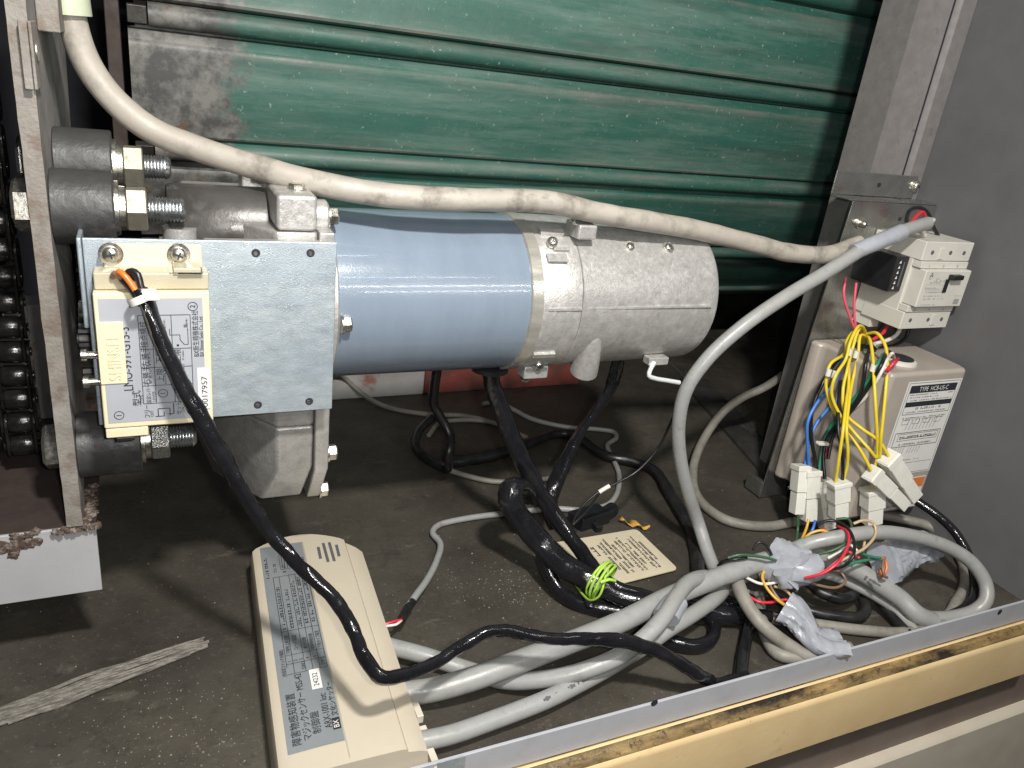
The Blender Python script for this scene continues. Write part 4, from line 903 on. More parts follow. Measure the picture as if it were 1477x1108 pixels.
# black sleeves
BS = M['black_sleeve']
cable('black_sleeve', 'black vinyl sleeve hanging from the limit switch across the sensor box to the sill', 'sleeve',
  [(203, 418, 'y', .470), (213, 440, .466), (233, 490, .460), (261, 550, .455), (290, 602, .45), (322, 660, .445), (355, 718, .44), (395, 775, .435), (438, 822, .42), (480, 862, .405), (505, 900, .385), (524, 945, .373), (548, 976, 'z', .092), (580, 974, .086), (630, 955, .080), (676, 926, .084), (700, 913, .088), (724, 909, .088), (785, 920, .080), (850, 922, .074), (900, 925, .068), (950, 940, .056), (1000, 969, .034), (1024, 982, .016), Vector((.395, .3570, .008)), Vector((.43, .3560, .0065))], .0045, BS, n=18, wrinkle=.20, flat=.14, step=.003)
cable('black_sleeve', 'black sleeve hanging from the motor grommet into the tied bundle', 'sleeve',
  [(706, 534, 'y', .575), (714, 566, .575), (735, 622, .57), (755, 668, .565), (775, 705, .56), (798, 742, .552), (830, 785, 'z', .036), (862, 826, .030), (885, 846, .028), (930, 860, .022), (990, 872, .014), (1050, 884, .010), (1110, 890, .009)], .0074, BS, n=18, wrinkle=.16, flat=.14)
cable('black_sleeve', 'fat folded black sleeve doubled back into the lime tied bundle', 'sleeve',
  [(765, 716, 'y', .565), (752, 702, .556), (738, 704, .546), (737, 722, .540), (755, 752, .536), (785, 790, 'z', .042), (820, 819, .034), (855, 838, .030), (890, 856, .024), (940, 874, .018), (1000, 884, .013), (1070, 889, .011)], .0094, BS, n=20, wrinkle=.20, flat=.12)
cable('black_sleeve', 'crinkled black sleeve hanging from under the motor cap', 'sleeve',
  [(892, 515, 'y', .580), (882, 556, .585), (862, 590, .588), (838, 622, .588), (818, 660, .585), (800, 700, .578), (792, 730, .57), (800, 760, .562)], .0060, BS, n=16, wrinkle=.20, flat=.30)
cable('black_sleeve', 'black sleeve looped on the dark floor below the blue motor body', 'sleeve',
  [Z5(192, 30, 'y', .72), Z5(182, 110, .72), Z5(178, 170, .72), Z5(205, 222, .715), Z5(243, 295, .705), Z5(240, 370, .69), Z5(225, 425, 'z', .009), Z5(160, 392, .010), Z5(112, 345, .012), Z5(118, 285, .020), Z5(175, 225, .030)], .0056, M['black_cable'], n=14, wrinkle=.1, flat=.1)
cable('black_sleeve', 'long black sleeve crossing the back of the floor behind the text card', 'sleeve',
  [Z5(225, 400, 'z', .0075), Z5(320, 388, .0075), Z5(420, 370, .0075), Z5(540, 330, .0075), Z5(680, 290, .0075), Z5(745, 305, .0075), Z5(850, 372, .0075), Z5(980, 405, .0075), Z5(1045, 430, .0075), Z5(1120, 540, .0075), Z5(1188, 650, .0075), Z5(1215, 740, .0075), Z5(1225, 850, .0075)], .0070, M['black_cable'], n=14, wrinkle=.14, flat=.15)
cable('black_sleeve', 'black sleeve curving down from the bundle around the card edge', 'sleeve',
  [Z4(690, 150, 'z', .05), Z4(688, 210, .04), Z4(706, 275, .026), Z4(748, 365, .012), Z4(820, 420, .008), Z4(940, 455, .008), Z4(1070, 470, .008), Z4(1200, 440, .008), Z4(1330, 430, .008), Z4(1480, 440, .008), Z4(1560, 420, .008)], .0068, BS, n=16, wrinkle=.12, flat=.12)
cable('black_sleeve', 'black sleeve loop lying on the floor under the grey cables', 'sleeve',
  [Z4(950, 385, 'z', .020), Z4(1010, 430, .014), Z4(1100, 500, .009), Z4(1185, 570, .008), Z4(1290, 603, .008), Z4(1370, 585, .008), Z4(1392, 520, .008), Z4(1345, 470, .009), Z4(1240, 455, .012)], .0060, BS, n=16, wrinkle=.10, flat=.10)
cable('black_sleeve', 'black cable loop under the grey tape with a flattened bend', 'sleeve',
  [Z3(330, 430, 'z', .008), Z3(430, 470, .008), Z3(540, 505, .008), Z3(650, 525, .008), Z3(745, 525, .008), Z3(770, 480, .010), Z3(745, 420, .014), Z3(660, 445, .02), Z3(560, 410, .022), Z3(500, 350, .024)], .0055, M['black_cable'], n=14, wrinkle=.08)
cable('black_sleeve', 'thin black sleeve dropping straight behind the sill', 'sleeve',
  [Z3(250, 430, 'z', .026), Z3(258, 530, .016), Z3(243, 600, .010), Z3(225, 690, .007), Z3(210, 800, .006)], .0050, BS, n=12, wrinkle=.12, flat=.25)
cable('black_sleeve', 'short black cable between the thin grey cable and the loop', 'sleeve',
  [Z3(810, 430, 'z', .016), Z3(860, 490, .010), Z3(920, 560, .0065), Z3(970, 610, .006)], .0048, M['black_cable'], n=12)
cable('black_cable', 'glossy black cable from the slanted white connectors along the right wall', 'cable',
  [(1315, 718, 'x', .733), (1330, 728, .738), (1350, 742, .744), (1375, 765, .748), (1394, 795, .748), (1404, 824, .742), (1405, 855, .730), Vector((.712, .365, .010)), Vector((.68, .362, .007))], .0048, BS, n=14)
# thin grey wires
cable('grey_wire', 'long thin grey wire winding over the floor to the sensor box', 'wire',
  [Z5(370, 172, 'z', .004), Z5(430, 165, .004), Z5(490, 192, .004), Z5(570, 232, .004), Z5(700, 262, .004), Z5(830, 272, .004), Z5(888, 282, .004), Z5(900, 305, .004), Z5(865, 335, .004), Z5(888, 390, .004), Z5(910, 450, .004), Z5(900, 530, .004), Z5(860, 572, .004), Z5(770, 590, .004), Z5(660, 585, .004), Z5(480, 602, .004), Z5(300, 625, .004), Z5(195, 652, .004), Z5(175, 680, .004), Z5(205, 722, .005), Z5(190, 792, .008), Z5(150, 870, .013), Z5(110, 925, .018), (590, 873, .020)], .0032, GC, n=12)
cable('heat_shrink', 'black heat shrink end on the thin grey wire at the sensor box', 'sleeve', [(595, 868, 'z', .0195), (588, 878, .020), (579, 894, .021)], .0036, M['black_cable'], n=12)
cable('red_wire', 'thin red wire entering the side of the sensor box', 'wire', [(579, 894, 'z', .0215), (570, 896, .024), (560, 899, .024), (550, 901, .023)], .0011, M['w_red'], n=8)
cable('white_wire', 'thin white wire entering the side of the sensor box', 'wire', [(579, 895, 'z', .0205), (571, 901, .024), (558, 903, .023), (549, 905, .022)], .0011, M['w_white'], n=8)
cable('grey_wire', 'thin dull grey wire on the floor behind the gearbox', 'wire',
  [(478, 530, 'z', .06), (500, 548, .03), (525, 570, .010), (560, 588, .004), (620, 598, .004), (670, 600, .004), (722, 614, .004), (760, 632, .004)], .0033, M['dull_cable'], n=10)
cable('grey_wire', 'thin grey wire showing through the black floor loop', 'wire',
  [Z5(160, 295, 'z', .004), Z5(205, 247, .004), Z5(290, 235, .004), Z5(380, 240, .004), Z5(470, 262, .004)], .0030, M['dull_cable'], n=10)
cable('grey_wire', 'thin grey wire lying from the black loop to the hanging bundle', 'wire',
  [Z5(235, 432, 'z', .004), Z5(320, 458, .004), Z5(420, 478, .004), Z5(520, 478, .004), Z5(640, 465, .004)], .0032, M['dull_cable'], n=10)
# lever cord
cable('lever_cord', 'thin black cord hanging from the white release lever to a white marker', 'cord',
  [U(962, 522, y=.540), (978, 535, 'y', .538), (986, 548, .537), (980, 580, .54), (968, 608, .545), (950, 645, .55), (920, 679, .55), (893, 695, .55), (870, 706, .55)], .0013, M['w_black'], n=8)
cable('lever_cord', 'frayed pair of thin black wires below the white marker', 'cord', [(866, 708, 'y', .55), (848, 722, .55), (832, 740, .55), (825, 756, .55)], .0012, M['w_black'], n=8)
cable('lever_cord', 'slack thin black wire beside the frayed pair', 'cord', [(866, 709, 'y', .552), (853, 728, .552), (838, 745, .555), (826, 757, .555)], .0011, M['w_black'], n=8)
cable('wire_marker', 'short white tube marker on the thin black cord', 'marker', [(879, 701, 'y', .5495), (872, 705, .5495), (864, 710, .5495)], .0022, M['w_white'], n=10)
# white release lever
p = path([(944, 523, 'y', .530), (938, 533, .528), (936, 542, .526), (945, 546, .525), (962, 549, .524), (980, 552, .523)])
tag(MB().sweep(spline(p, .002), lambda i, t, a: .0021, 10).build('release_lever', M['leverwhite'], smooth=60), 'small bent white release lever under the motor cap', 'lever')

# ------------------------------------------------------------------ limit switch leads
cable('lead_wire', 'short orange lead wire at the top of the limit switch', 'wire', [(168, 398, 'y', .4780), (172, 392, .474), (178, 396, .472), (188, 408, .470), (196, 420, .468)], .0018, M['w_orange'], n=10)
cable('lead_wire', 'short brown lead wire next to the orange one', 'wire', [(162, 400, 'y', .4785), (166, 394, .476), (172, 398, .475), (182, 410, .473), (192, 422, .471)], .0016, M['w_brown'], n=10)
cable('lead_wire', 'looped black lead wire at the top of the limit switch', 'wire', [(200, 402, 'y', .479), (187, 398, .474), (184, 394, .473), (190, 391, .472), (199, 396, .470), (203, 412, .468), (210, 425, .467)], .0019, M['w_black'], n=10)
cable('lead_wire', 'straight black lead wire entering the vinyl sleeve', 'wire', [(176, 402, 'y', .475), (186, 412, .472), (197, 426, .469), (206, 440, .467)], .0022, M['w_black'], n=10)
zt_ = thing('zip_tie', 'milky zip tie round the sleeve on the limit switch', 'zip tie', U(206, 436, y=.462))
c = U(207, 430, y=.4665); d = (U(220, 455, y=.464) - U(196, 410, y=.469)).normalized()
MB().lathe(c - d * .002, d, [(0, .0072), (0, .0084), (.0042, .0084), (.0042, .0072)], 24, caps=False).build('strap', M['nylon'], zt_)
q = U(217, 425, y=.460); MB().obox(q, d * .0028, Vector((.0036, 0, 0)), Vector((0, .0028, 0))).build('tie_head', M['nylon'], zt_, bevel=.0005)

# ------------------------------------------------------------------ wires and connectors at the controller
def wire(color, label, pts, r=.0017, group=None): return cable(color + '_wire', label, 'wire', pts, r, M['w_' + color], group, n=9, step=.003)
YG = 'yellow wires over the controller box'
YL = 'yellow wire looping over the top of the controller box'
wire('yellow', 'yellow wire crossing down into the middle of the slanted connectors', [Z2(560, 130, 'y', .575), Z2(575, 50, .555), Z2(545, 40, .545), Z2(505, 120, .535), Z2(485, 200, .53), Z2(430, 290, .522), Z2(413, 370, .52), Z2(450, 470, .512), Z2(520, 560, .50), Z2(600, 650, .482), Z2(632, 690, .478)], group=YG)
wire('yellow', 'yellow wire sweeping furthest over the wiring label to the upper slanted connector', [Z2(570, 130, 'y', .575), Z2(580, 60, .56), Z2(550, 50, .55), Z2(520, 140, .54), Z2(490, 260, .535), Z2(470, 360, .525), Z2(480, 470, .515), Z2(560, 545, .495), Z2(650, 610, .482), Z2(700, 688, .474)], group=YG)
wire('yellow', 'yellow wire bowing widest left before the lower slanted connector', [Z2(555, 120, 'y', .578), Z2(530, 60, .56), Z2(490, 110, .55), Z2(478, 170, .545), Z2(405, 230, .535), Z2(385, 320, .53), Z2(410, 430, .522), Z2(480, 540, .51), Z2(560, 660, .49), Z2(612, 755, .478)], group=YG)
wire('yellow', 'yellow wire hanging free behind the crossing yellow ones', [Z2(590, 140, 'y', .575), Z2(585, 90, .56), Z2(555, 90, .55), Z2(545, 180, .542), Z2(520, 300, .535), Z2(500, 420, .515), Z2(488, 560, .495), Z2(495, 660, .489), Z2(490, 740, .488), Z2(480, 778, .488), Z2(466, 824, .488)], group=YG)
wire('yellow', 'yellow wire dropping into the notched connector', [Z2(575, 150, 'y', .578), Z2(560, 60, .562), Z2(520, 80, .552), Z2(500, 180, .545), Z2(500, 300, .538), Z2(485, 430, .512), Z2(470, 560, .495), Z2(450, 700, .489), Z2(434, 812, .488)], group=YG)
wire('yellow', 'yellow wire dropping straight in front of the wiring label edge', [Z2(570, 95, 'y', .56), Z2(600, 95, .545), Z2(618, 180, .525), Z2(625, 300, .505), Z2(632, 420, .492), Z2(640, 560, .484), Z2(642, 690, .482)], group=YG)
wire('yellow', 'yellow wire arching furthest right from the cable hole', [Z2(590, 75, 'y', .555), Z2(640, 72, .540), Z2(680, 130, .525), Z2(692, 220, .510), Z2(685, 340, .496), Z2(672, 480, .486), Z2(660, 600, .48), Z2(655, 690, .48)], group=YG)
wire('yellow', 'short yellow wire into the lower upright connector', [Z2(640, 700, 'y', .482), Z2(618, 780, .484), Z2(617, 820, .485), Z2(617, 852, .485)], group=YG)
wire('blue', 'outer blue wire curving into the flat white connector', [Z2(468, 190, 'y', .555), Z2(455, 250, .55), Z2(410, 340, .545), Z2(340, 420, .54), Z2(296, 510, .535), Z2(292, 620, .532), Z2(305, 755, .53)], group='blue wires')
wire('blue', 'inner blue wire behind the black one', [Z2(540, 170, 'y', .56), Z2(525, 280, .555), Z2(440, 400, .55), Z2(340, 520, .545), Z2(300, 620, .54), Z2(280, 735, .535)], group='blue wires')
wire('black', 'thick black wire bending beside the blue wires', [Z2(478, 180, 'y', .562), Z2(430, 220, .556), Z2(370, 320, .55), Z2(318, 450, .544), Z2(312, 580, .538), Z2(335, 720, .532), Z2(350, 800, .53)], .0021)
wire('black', 'black wire running down to the middle connector', [Z2(600, 160, 'z', .210), Z2(585, 220, 'x', .6665), Z2(555, 380, .666), Z2(470, 500, .664), Z2(395, 590, .660), Z2(373, 680, .656), Z2(380, 800, .652)], .0019)
wire('black', 'straight black wire into the notched connector', [Z2(460, 310, 'y', .54), Z2(448, 420, .52), Z2(448, 560, .50), Z2(468, 680, .490), Z2(468, 830, .488)], .0019)
wire('green', 'teal green wire held by a small clip', [Z2(690, 170, 'z', .208), Z2(668, 185, .213), Z2(640, 232, 'x', .6685), Z2(580, 330, .668), Z2(500, 430, .667), Z2(430, 510, .664), Z2(378, 600, .660), Z2(350, 760, .654)], .0019)
wire('white', 'white wire looping into the grommet', [Z2(470, 505, 'x', .668), Z2(500, 470, .6685), Z2(580, 395, .6685), Z2(660, 270, .669), Z2(690, 205, 'z', .216), Z2(712, 174, .224), Z2(724, 190, .216), Z2(728, 215, .208)], .0017)
wire('red', 'red wire ending in the grommet', [Z2(690, 262, 'x', .668), Z2(705, 240, 'z', .212), Z2(722, 222, .216), Z2(745, 200, .209)], .0021)
wire('black', 'short black wire dropping from the grommet', [Z2(735, 190, 'z', .208), Z2(695, 165, .218), Z2(660, 232, 'x', .6665), Z2(600, 335, .666), Z2(540, 425, .666), Z2(470, 510, .665), Z2(420, 590, .660), Z2(395, 700, .654)], .0019)
wire('red', 'red wire tip in the middle connector', [Z2(400, 650, 'y', .534), Z2(375, 700, .532), Z2(364, 790, .53)], .0015)
# module leads
wire('pink', 'left pink lead under the black relay module', [(1220, 400, 'y', .565), (1217, 425, .56), (1226, 458, .556), (1237, 484, .553)], .0014, 'pink leads')
wire('pink', 'right pink lead under the black relay module', [(1235, 408, 'y', .565), (1232, 440, .56), (1234, 470, .556), (1238, 484, .554)], .0014, 'pink leads')
wire('black', 'thin black lead crossing under the relay module', [(1272, 420, 'y', .575), (1270, 440, .575), (1258, 448, .58), (1272, 462, .575)], .0012)
wire('black', 'thin black lead straight under the relay module', [(1285, 422, 'y', .575), (1279, 445, .572), (1274, 466, .572), (1262, 482, .57)], .0013)
wire('red', 'red wire leaving the breaker bottom', [(1280, 470, 'y', .56), (1274, 480, .556), (1264, 487, .553), (1255, 492, .553)], .0019)
wire('white', 'white wire leaving the breaker bottom', [(1299, 473, 'y', .56), (1294, 482, .556), (1282, 490, .553), (1262, 496, .55)], .0022)
wire('black', 'black wire behind the white one under the breaker', [(1312, 472, 'y', .575), (1306, 488, .572), (1290, 498, .57), (1268, 502, .565)], .0019)
wire('black', 'black wire looping above the breaker', [(1322, 326, 'y', .548), (1308, 322, .560), (1312, 304, .568), (1328, 300, .572), (1340, 310, .572), (1345, 325, .57), (1354, 342, .568)], .0020)
wire('white', 'white wire curling back above the breaker', [(1316, 330, 'y', .544), (1330, 324, .544), (1343, 320, .548), (1346, 317, .556), (1338, 317, .563), (1332, 326, .567), (1334, 341, .567)], .0021)
wire('red', 'red wire looping above the breaker', [(1312, 324, 'y', .556), (1320, 314, .564), (1330, 306, .570), (1335, 314, .572), (1333, 330, .572)], .0020)

def connector(label, p0, p1, w, t, side, group='white nylon plug connectors', y=None):
    """two mated nylon halves between p0 and p1"""
    p0, p1 = Vector(p0), Vector(p1); d = (p1 - p0); L = d.length; d.normalize(); s_ = Vector(side); s_ = (s_ - d * s_.dot(d)).normalized(); n = d.cross(s_)
    th = thing('plug_connector', label, 'connector', p1, group); c = p0 + d * L / 2
    MB().obox(p0 + d * L * .27, d * L * .27, s_ * w, n * t).build('socket_half', M['nylon'], th, bevel=.0008)
    MB().obox(p0 + d * L * .775, d * L * .222, s_ * w * .86, n * t * .86).build('plug_half', M['nylon'], th, bevel=.0008)
    MB().obox(p0 + d * L * .45 - n * t * 1.18, d * L * .22, s_ * w * .32, n * t * .16).build('latch_arm', M['nylon'], th, bevel=.0004)
    MB().obox(p0 + d * L * .06, d * L * .05, s_ * w * 1.13, n * t * 1.1).build('rim', M['nylon'], th, bevel=.0004)
    return th
def C(a, b, y0_, y1_): return U(*Z2(*a)[:2], y=y0_), U(*Z2(*b)[:2], y=y1_)
SX = (1, -.2, 0)
a, b = C((262, 728), (238, 972), .535, .52); connector('flat white connector at the outer side under the blue wires', a, b, .0068, .0075, SX)
a, b = C((308, 752), (296, 1005), .53, .515); connector('white connector between the flat one and the slim one', a, b, .0082, .0078, SX)
a, b = C((362, 800), (392, 1045), .528, .512); connector('slim white connector between the notched one and its paired neighbour', a, b, .0085, .0080, SX)
a, b = C((450, 812), (447, 990), .487, .480); connector('white connector with a notched latch beside the slim one', a, b, .0092, .0075, SX)
a, b = C((622, 845), (612, 1020), .484, .478); connector('upright white connector leaning on the controller bottom edge', a, b, .0105, .0080, SX)
a, b = C((610, 768), (775, 930), .478, .470); connector('slanted white connector in front of the warning label', a, b, .0078, .0070, (1, 0, .6))
a, b = C((695, 690), (825, 890), .474, .468); connector('slanted white connector higher on the wiring label', a, b, .0086, .0075, (1, 0, .6))
# wire markers and clip
for i, (x, y, yy) in enumerate(((398, 268, .529), (428, 278, .528), (503, 165, .536), (535, 178, .54), (620, 245, .512), (690, 256, .504), (600, 338, .543))):
    p = U(*Z2(x, y)[:2], y=yy); mb = MB().lathe(p - Vector((0, 0, .0035)), (0, 0, 1), [(0, .0022), (0, .0028), (.007, .0028), (.007, .0022)], 12, caps=False)
    tag(mb.build('wire_marker', M['nylon']), 'small white marker sleeve on a controller wire', 'marker', 'marker sleeves on the controller wires')
p = U(*Z2(368, 622)[:2], y=.530); tag(MB().obox(p, (.0075, 0, -.001), (0, .003, 0), (0, 0, .0016)).build('wire_clip', M['nylon'], bevel=.0006), 'small clear clip on the teal and black wires', 'clip')

# ------------------------------------------------------------------ tangle of thin wires at the tape
tang = [('dkgreen', 'thin green wire dropping out of the flat connector', [Z3(468, 70, 'z', .075), Z3(466, 140, .06), Z3(455, 210, .055)]),
 ('amber', 'amber wire below the white connector next to the flat one', [Z3(515, 90, 'z', .075), Z3(505, 130, .068), Z3(480, 190, .062)]),
 ('amber', 'amber wire arching over the grey loop', [Z3(480, 195, 'z', .07), Z3(520, 155, .08), Z3(580, 140, .085), Z3(620, 160, .085)]),
 ('black', 'black wire looping above the tape', [Z3(555, 120, 'z', .088), Z3(590, 98, .092), Z3(640, 100, .094), Z3(690, 130, .095), Z3(718, 190, .092), Z3(712, 260, .085), Z3(670, 300, .075), Z3(610, 315, .066)]),
 ('dkgreen', 'dark green wire looping beside the black one', [Z3(640, 90, 'z', .092), Z3(690, 88, .094), Z3(708, 130, .092), Z3(690, 190, .088), Z3(620, 230, .08), Z3(560, 245, .074)]),
 ('red', 'red wire looping down to the tape', [Z3(640, 120, 'z', .088), Z3(690, 150, .094), Z3(690, 210, .09), Z3(640, 290, .080), Z3(570, 335, .07), Z3(500, 352, .062)]),
 ('pink', 'pink wire crossing to the right tape', [Z3(510, 335, 'z', .062), Z3(580, 325, .066), Z3(650, 270, .07), Z3(690, 235, .074), Z3(740, 262, .07)]),
 ('tan', 'tan wire looping round the upright connector', [Z3(715, 110, 'z', .096), Z3(760, 95, .100), Z3(805, 108, .098), Z3(815, 150, .092), Z3(770, 215, .085), Z3(700, 255, .078), Z3(640, 285, .07)]),
 ('tan', 'short tan wire under the upright connector', [Z3(768, 120, 'z', .09), Z3(765, 190, .08), Z3(757, 235, .072)]),
 ('green', 'upper green wire entering the right tape', [Z3(690, 190, 'z', .082), Z3(740, 235, .074), Z3(800, 258, .066), Z3(840, 262, .06)]),
 ('green', 'lower green wire entering the right tape', [Z3(700, 290, 'z', .066), Z3(760, 275, .064), Z3(810, 268, .06), Z3(845, 272, .058)]),
 ('orange', 'orange wire loop at the right tape end', [Z3(845, 262, 'z', .066), Z3(862, 285, .062), Z3(860, 325, .056), Z3(840, 345, .05), Z3(832, 320, .05)]),
 ('brown', 'brown wire at the right tape end', [Z3(855, 260, 'z', .066), Z3(845, 300, .062), Z3(852, 340, .056), Z3(865, 350, .05)]),
 ('white', 'white wire crossing the tangle', [Z3(600, 265, 'z', .07), Z3(650, 235, .076), Z3(700, 205, .082), Z3(740, 240, .078)]),
 ('brown', 'brown wire looping below the tape', [Z3(490, 360, 'z', .05), Z3(560, 385, .048), Z3(640, 395, .046), Z3(680, 360, .048), Z3(655, 325, .052), Z3(590, 320, .055)]),
 ('amber', 'amber wire bending down to the lower tape', [Z3(370, 305, 'z', .055), Z3(325, 315, .052), Z3(308, 350, .05), Z3(330, 400, .045), Z3(375, 450, .04), Z3(410, 475, .036)]),
 ('brown', 'brown wire beside the amber one', [Z3(365, 330, 'z', .05), Z3(335, 350, .048), Z3(350, 400, .044), Z3(390, 455, .038), Z3(415, 475, .036)]),
 ('tan', 'tan wire bowing to the lower tape', [Z3(360, 390, 'z', .045), Z3(400, 400, .044), Z3(435, 430, .04), Z3(430, 470, .036)]),
 ('red', 'short red wire at the lower tape', [Z3(250, 435, 'z', .034), Z3(290, 458, .034), Z3(340, 462, .034), Z3(420, 450, .036), Z3(435, 470, .036)]),
 ('dkgreen', 'dark green wire along the thick grey cable', [Z3(155, 262, 'z', .066), Z3(200, 250, .070), Z3(260, 252, .070), Z3(340, 265, .068), Z3(370, 275, .066)]),
 ('black', 'thin black wire sticking up left of the tape', [Z3(265, 225, 'z', .065), Z3(295, 192, .07), Z3(325, 205, .07), Z3(350, 250, .066)]),
 ('black', 'thin black wire bow left of the tape', [Z3(110, 300, 'z', .05), Z3(130, 278, .058), Z3(180, 270, .064), Z3(240, 262, .066)]),
 ('blue', 'thin dark blue wire below the connectors', [Z3(545, 95, 'z', .078), Z3(535, 130, .07), Z3(515, 170, .064)]),
 ('white', 'ivory wire crossing under the tape', [Z3(235, 350, 'z', .046), Z3(300, 378, .046), Z3(370, 372, .048), Z3(430, 350, .05)]),
 ('red', 'red wire beneath the slim connector', [Z3(585, 130, 'z', .08), Z3(575, 160, .076), Z3(560, 190, .07)])]
for cname, lab_, pts in tang: wire(cname, lab_, pts, .00135, 'thin wires round the tape')

def tape(label, pts, r, name='tape_wrap', fl=.25, amp=.22):
    P = spline(path(pts), .0016); seed = random.random() * 40
    def ridge(x): return 1 - 2 * abs(x)
    def rf(i, t, a):
        q = r * (1 + .08 * abs(2 * t - 1) ** 2)
        c_, s_ = math.cos(a), math.sin(a)
        q *= 1 + amp * .9 * noise.noise((c_ * 1.3 + seed, s_ * 1.3, i * .05)) + amp * .55 * (ridge(noise.noise((c_ * 2.4, s_ * 2.4 + seed, i * .10))) - .6) + amp * .25 * (ridge(noise.noise((c_ * 6, s_ * 6 - seed, i * .22 + s_ * 2))) - .6)
        if t < .03 or t > .97: q *= 1 + .06 * noise.noise((c_ * 4, s_ * 4, seed))
        return q * (1 + fl * math.cos(2 * a + seed + t * 1.5))
    o = MB().sweep(P, rf, 40).build(name, M['tape'], smooth=45); return tag(o, label, 'tape', 'grey tape wraps')
tape('crumpled grey tape wrapped round the thick cable bundle', [Z3(352, 262, 'z', .056), Z3(400, 280, .058), Z3(450, 290, .060), Z3(515, 286, .060)], .0165)
tape('loose grey tape tail hanging from the bundle wrap', [Z3(430, 290, 'z', .066), Z3(440, 325, .058), Z3(440, 365, .048), Z3(425, 385, .044)], .0115, fl=.45)
tape('grey tape ball at the right ends of the thin wires', [Z3(845, 285, 'z', .054), Z3(890, 262, .052), Z3(950, 232, .050), Z3(1010, 210, .050), Z3(1050, 205, .050)], .0145)
tape('twisted grey tape strip hanging down to the sill', [Z3(405, 480, 'z', .036), Z3(450, 510, .034), Z3(490, 560, .028), Z3(525, 610, .022), Z3(570, 640, .018), Z3(660, 650, .016)], .0100, fl=.45, amp=.32)
cable('tape_wrap', 'pale grey tape band binding two grey cables above the sill', 'tape', [Z4(1196, 488, 'z', .050), Z4(1212, 455, .052), Z4(1232, 428, .052)], .0098, M['tape'], 'grey tape wraps', n=20, wrinkle=.12, flat=.1)

# ------------------------------------------------------------------ lime tie on the black bundle
tie = thing('lime_wire_tie', 'lime green wire tied round the black sleeve bundle', 'wire tie', U(866, 848, y=.50))
c = U(868, 838, z=.029); d = (U(890, 854, z=.026) - U(845, 820, z=.033)).normalized(); u = d.orthogonal().normalized(); v = d.cross(u)
for k in range(4):
    ring = [c + d * (k * .0022 - .0033) + (u * math.cos(q) + v * math.sin(q)) * (.0175 + .0008 * (k % 2)) + d * .002 * math.sin(q + k) for q in [2 * math.pi * i / 26 for i in range(27)]]
    MB().sweep(ring, lambda i, t, a: .0013, 7).build('turn', M['lime'], tie, smooth=60)
MB().sweep(spline(path([(880, 826, 'z', .052), (873, 832, .052), (870, 846, .046), (864, 860, .036), (852, 866, .026), (840, 857, .018), (829, 842, .014)]), .003), lambda i, t, a: .0011, 7).build('tail', M['lime'], tie, smooth=60)
MB().sweep(spline(path([(866, 840, 'z', .052), (878, 836, .054), (887, 838, .050)]), .003), lambda i, t, a: .0015, 7).build('knot', M['lime'], tie, smooth=60)

# ------------------------------------------------------------------ text card on the floor
cA, cB, cC, cD = (U(*q, z=.004) for q in ((793, 785), (918, 764), (978, 822), (855, 853)))
nn = (cB - cA).cross(cD - cA).normalized()
if nn.z < 0: nn = -nn
def rc(P, r, n=5):
    out = []
    for i, p in enumerate(P):
        a_, b_ = (P[i - 1] - p).normalized(), (P[(i + 1) % 4] - p).normalized()
        for k in range(n + 1):
            t = k / n; out.append(p + a_ * r * (1 - t) ** 2 + b_ * r * t ** 2)
    return out
cd = MB().prism(rc([cA, cD, cC, cB], .006), nn * .0010).build('text_card', M['card']); tag(cd, 'ivory card with rows of small black print lying under the black sleeves', 'card')
S7 = Sheet(cC + nn * .0011, cB - cC, cA - cB, cd); W, H = (cB - cC).length, (cA - cB).length
pm = MB()
for i, b_ in enumerate((.10, .145, .19, .25, .295, .34, .40, .445, .50, .545)): S7.marks(pm, (.10 + .1 * (i % 3 == 0)) * W, (.70 + .22 * ((i * 37 % 10) / 10)) * W, b_ * H, .0029, .94, .8)
S7.marks(pm, .18 * W, .80 * W, .62 * H, .0046, .95, .8)
pm.build('printed_rows', M['ink'], cd, smooth=0)

# dark plugs behind the card
for lab_, q, s_ in (('black plug lying behind the text card', (850, 746), (.020, .010, .008)), ('black cylindrical plug next to the square one behind the card', (882, 742), (.012, .012, .008))):
    p = U(*q, z=.008); mb = MB()
    if 'cyl' in lab_: mb.lathe(p - Vector((.012, 0, 0)), (1, .5, 0), [(0, .006), (.004, .0078), (.022, .0078), (.024, .005)], 20)
    else: mb.obox(p, (s_[0], .004, 0), (-.004, s_[1], 0), (0, 0, .0075)); mb.obox(p + Vector((.002, -.012, -.003)), (.004, 0, 0), (0, .008, 0), (0, 0, .0035))
    tag(mb.build('black_plug', M['black'], bevel=.001), lab_, 'plug')
mb = MB(); p0 = U(893, 752, z=.003); p1 = U(936, 764, z=.003); d = (p1 - p0); k = 9; vs = []
for i in range(k):
    w_ = .0045 * math.sin(math.pi * (i + .6) / k) ; c = p0 + d * i / (k - 1) + Vector((0, 0, .003 + .003 * math.sin(i * 1.7)))
    vs += [c + Vector((-.2, 1, 0)) * w_, c + Vector((.2, -1, 0)) * w_ + Vector((0, 0, -.0015))]
mb.add(vs, [[2 * i, 2 * i + 1, 2 * i + 3, 2 * i + 2] for i in range(k - 1)]); o = mb.build('dry_leaf', M['leaf'], smooth=60); tag(o, 'curled ochre scrap behind the text card', 'leaf')
sm = o.modifiers.new('thick', 'SOLIDIFY'); sm.thickness = .0006

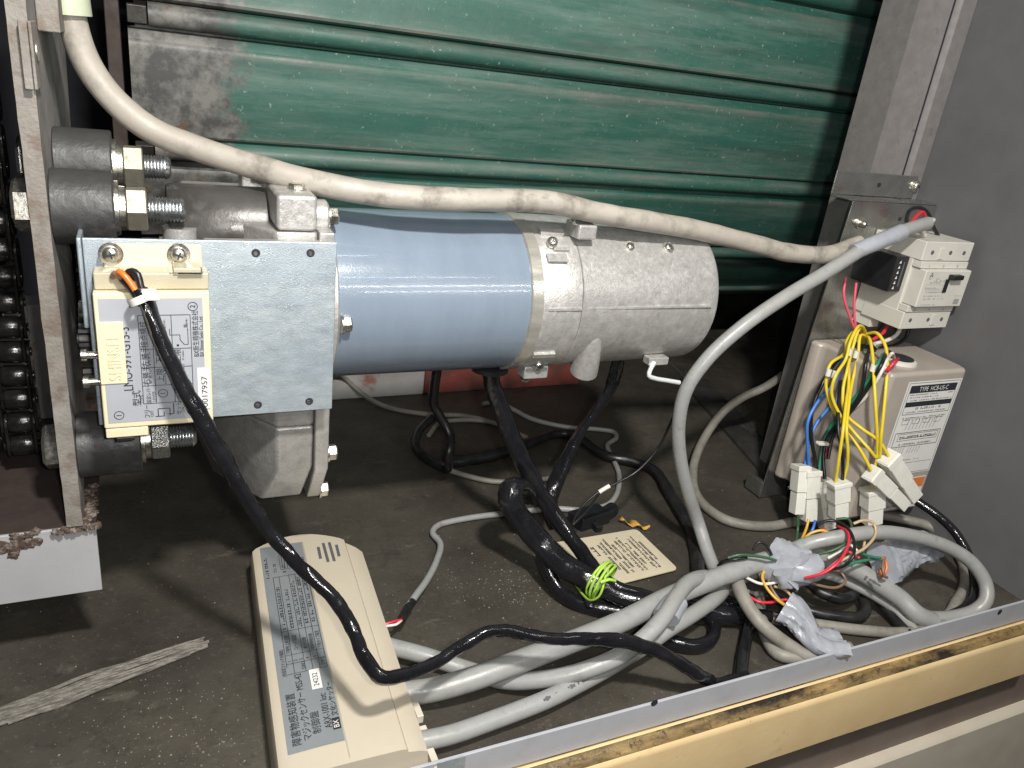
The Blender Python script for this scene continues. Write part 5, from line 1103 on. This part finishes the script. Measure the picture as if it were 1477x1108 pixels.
# frayed rope on the floor at lower left
rp = thing('frayed_rope', 'flattened frayed grey rope lying on the floor near the sensor box', 'rope', U(150, 980, z=0))
r0, r1 = U(-30, 1042, z=.004), U(303, 921, z=.004); d = (r1 - r0).normalized(); s_ = Vector((-d.y, d.x, 0))
for k in range(16):
    off = (k - 7.5) * .00105; ph = random.random() * 6; pts = []
    L0 = random.uniform(0, .015); L1 = (r1 - r0).length - random.uniform(0, .02)
    for i in range(9):
        t = L0 + (L1 - L0) * i / 8; fr_ = 1 - .35 * i / 8
        gap = .0018 * (1 if k > 7 else -1) * math.sin(math.pi * min(1, max(0, (t - .05) / .09))) 
        pts.append(r0 + d * t + s_ * (off * fr_ * 1.15 + gap + .0009 * math.sin(i * .9 + ph)) + Vector((0, 0, .0006 * math.sin(i * 1.3 + ph) + random.uniform(-.0005, .0010) - .0022)))
    MB().sweep(spline(pts, .004), lambda i, t, a, rr=random.uniform(.0009, .0016): rr * (1.1 - .3 * t), 7).build('strand', M['rope'], rp, smooth=60)

# grit on the floor
mb = MB()
for i in range(900):
    if i < 240: q = (random.gauss(240, 70), random.gauss(1050, 45))
    elif i < 640: q = (random.gauss(760, 90), random.gauss(845, 22))
    else: q = (random.uniform(0, 1300), random.uniform(600, 1090))
    p = U(*q, z=0.0)
    if not (-.28 < p.x < .79 and .352 < p.y < .95): continue
    if .055 < p.x < .165 and p.y < .605: continue
    r_ = random.choice((.0003, .0004, .0005, .0006, .0009)) * random.uniform(.7, 1.2); n3 = [Vector((random.uniform(-1, 1), random.uniform(-1, 1), 0)).normalized() * r_ for _ in range(3)]
    a_ = random.random() * 6; vs = [p + Vector((math.cos(a_ + j * 2.09), math.sin(a_ + j * 2.09), 0)) * r_ * random.uniform(.6, 1.3) for j in range(3)] + [p + Vector((0, 0, r_ * 1.1))]
    mb.add(vs, [[0, 1, 3], [1, 2, 3], [2, 0, 3]])
o = mb.build('floor_grit', M['grit'], smooth=0); tag(o, 'pale grit scattered over the dark floor', 'grit', kind='stuff')

flush_text()
sc.render.engine = 'CYCLES'
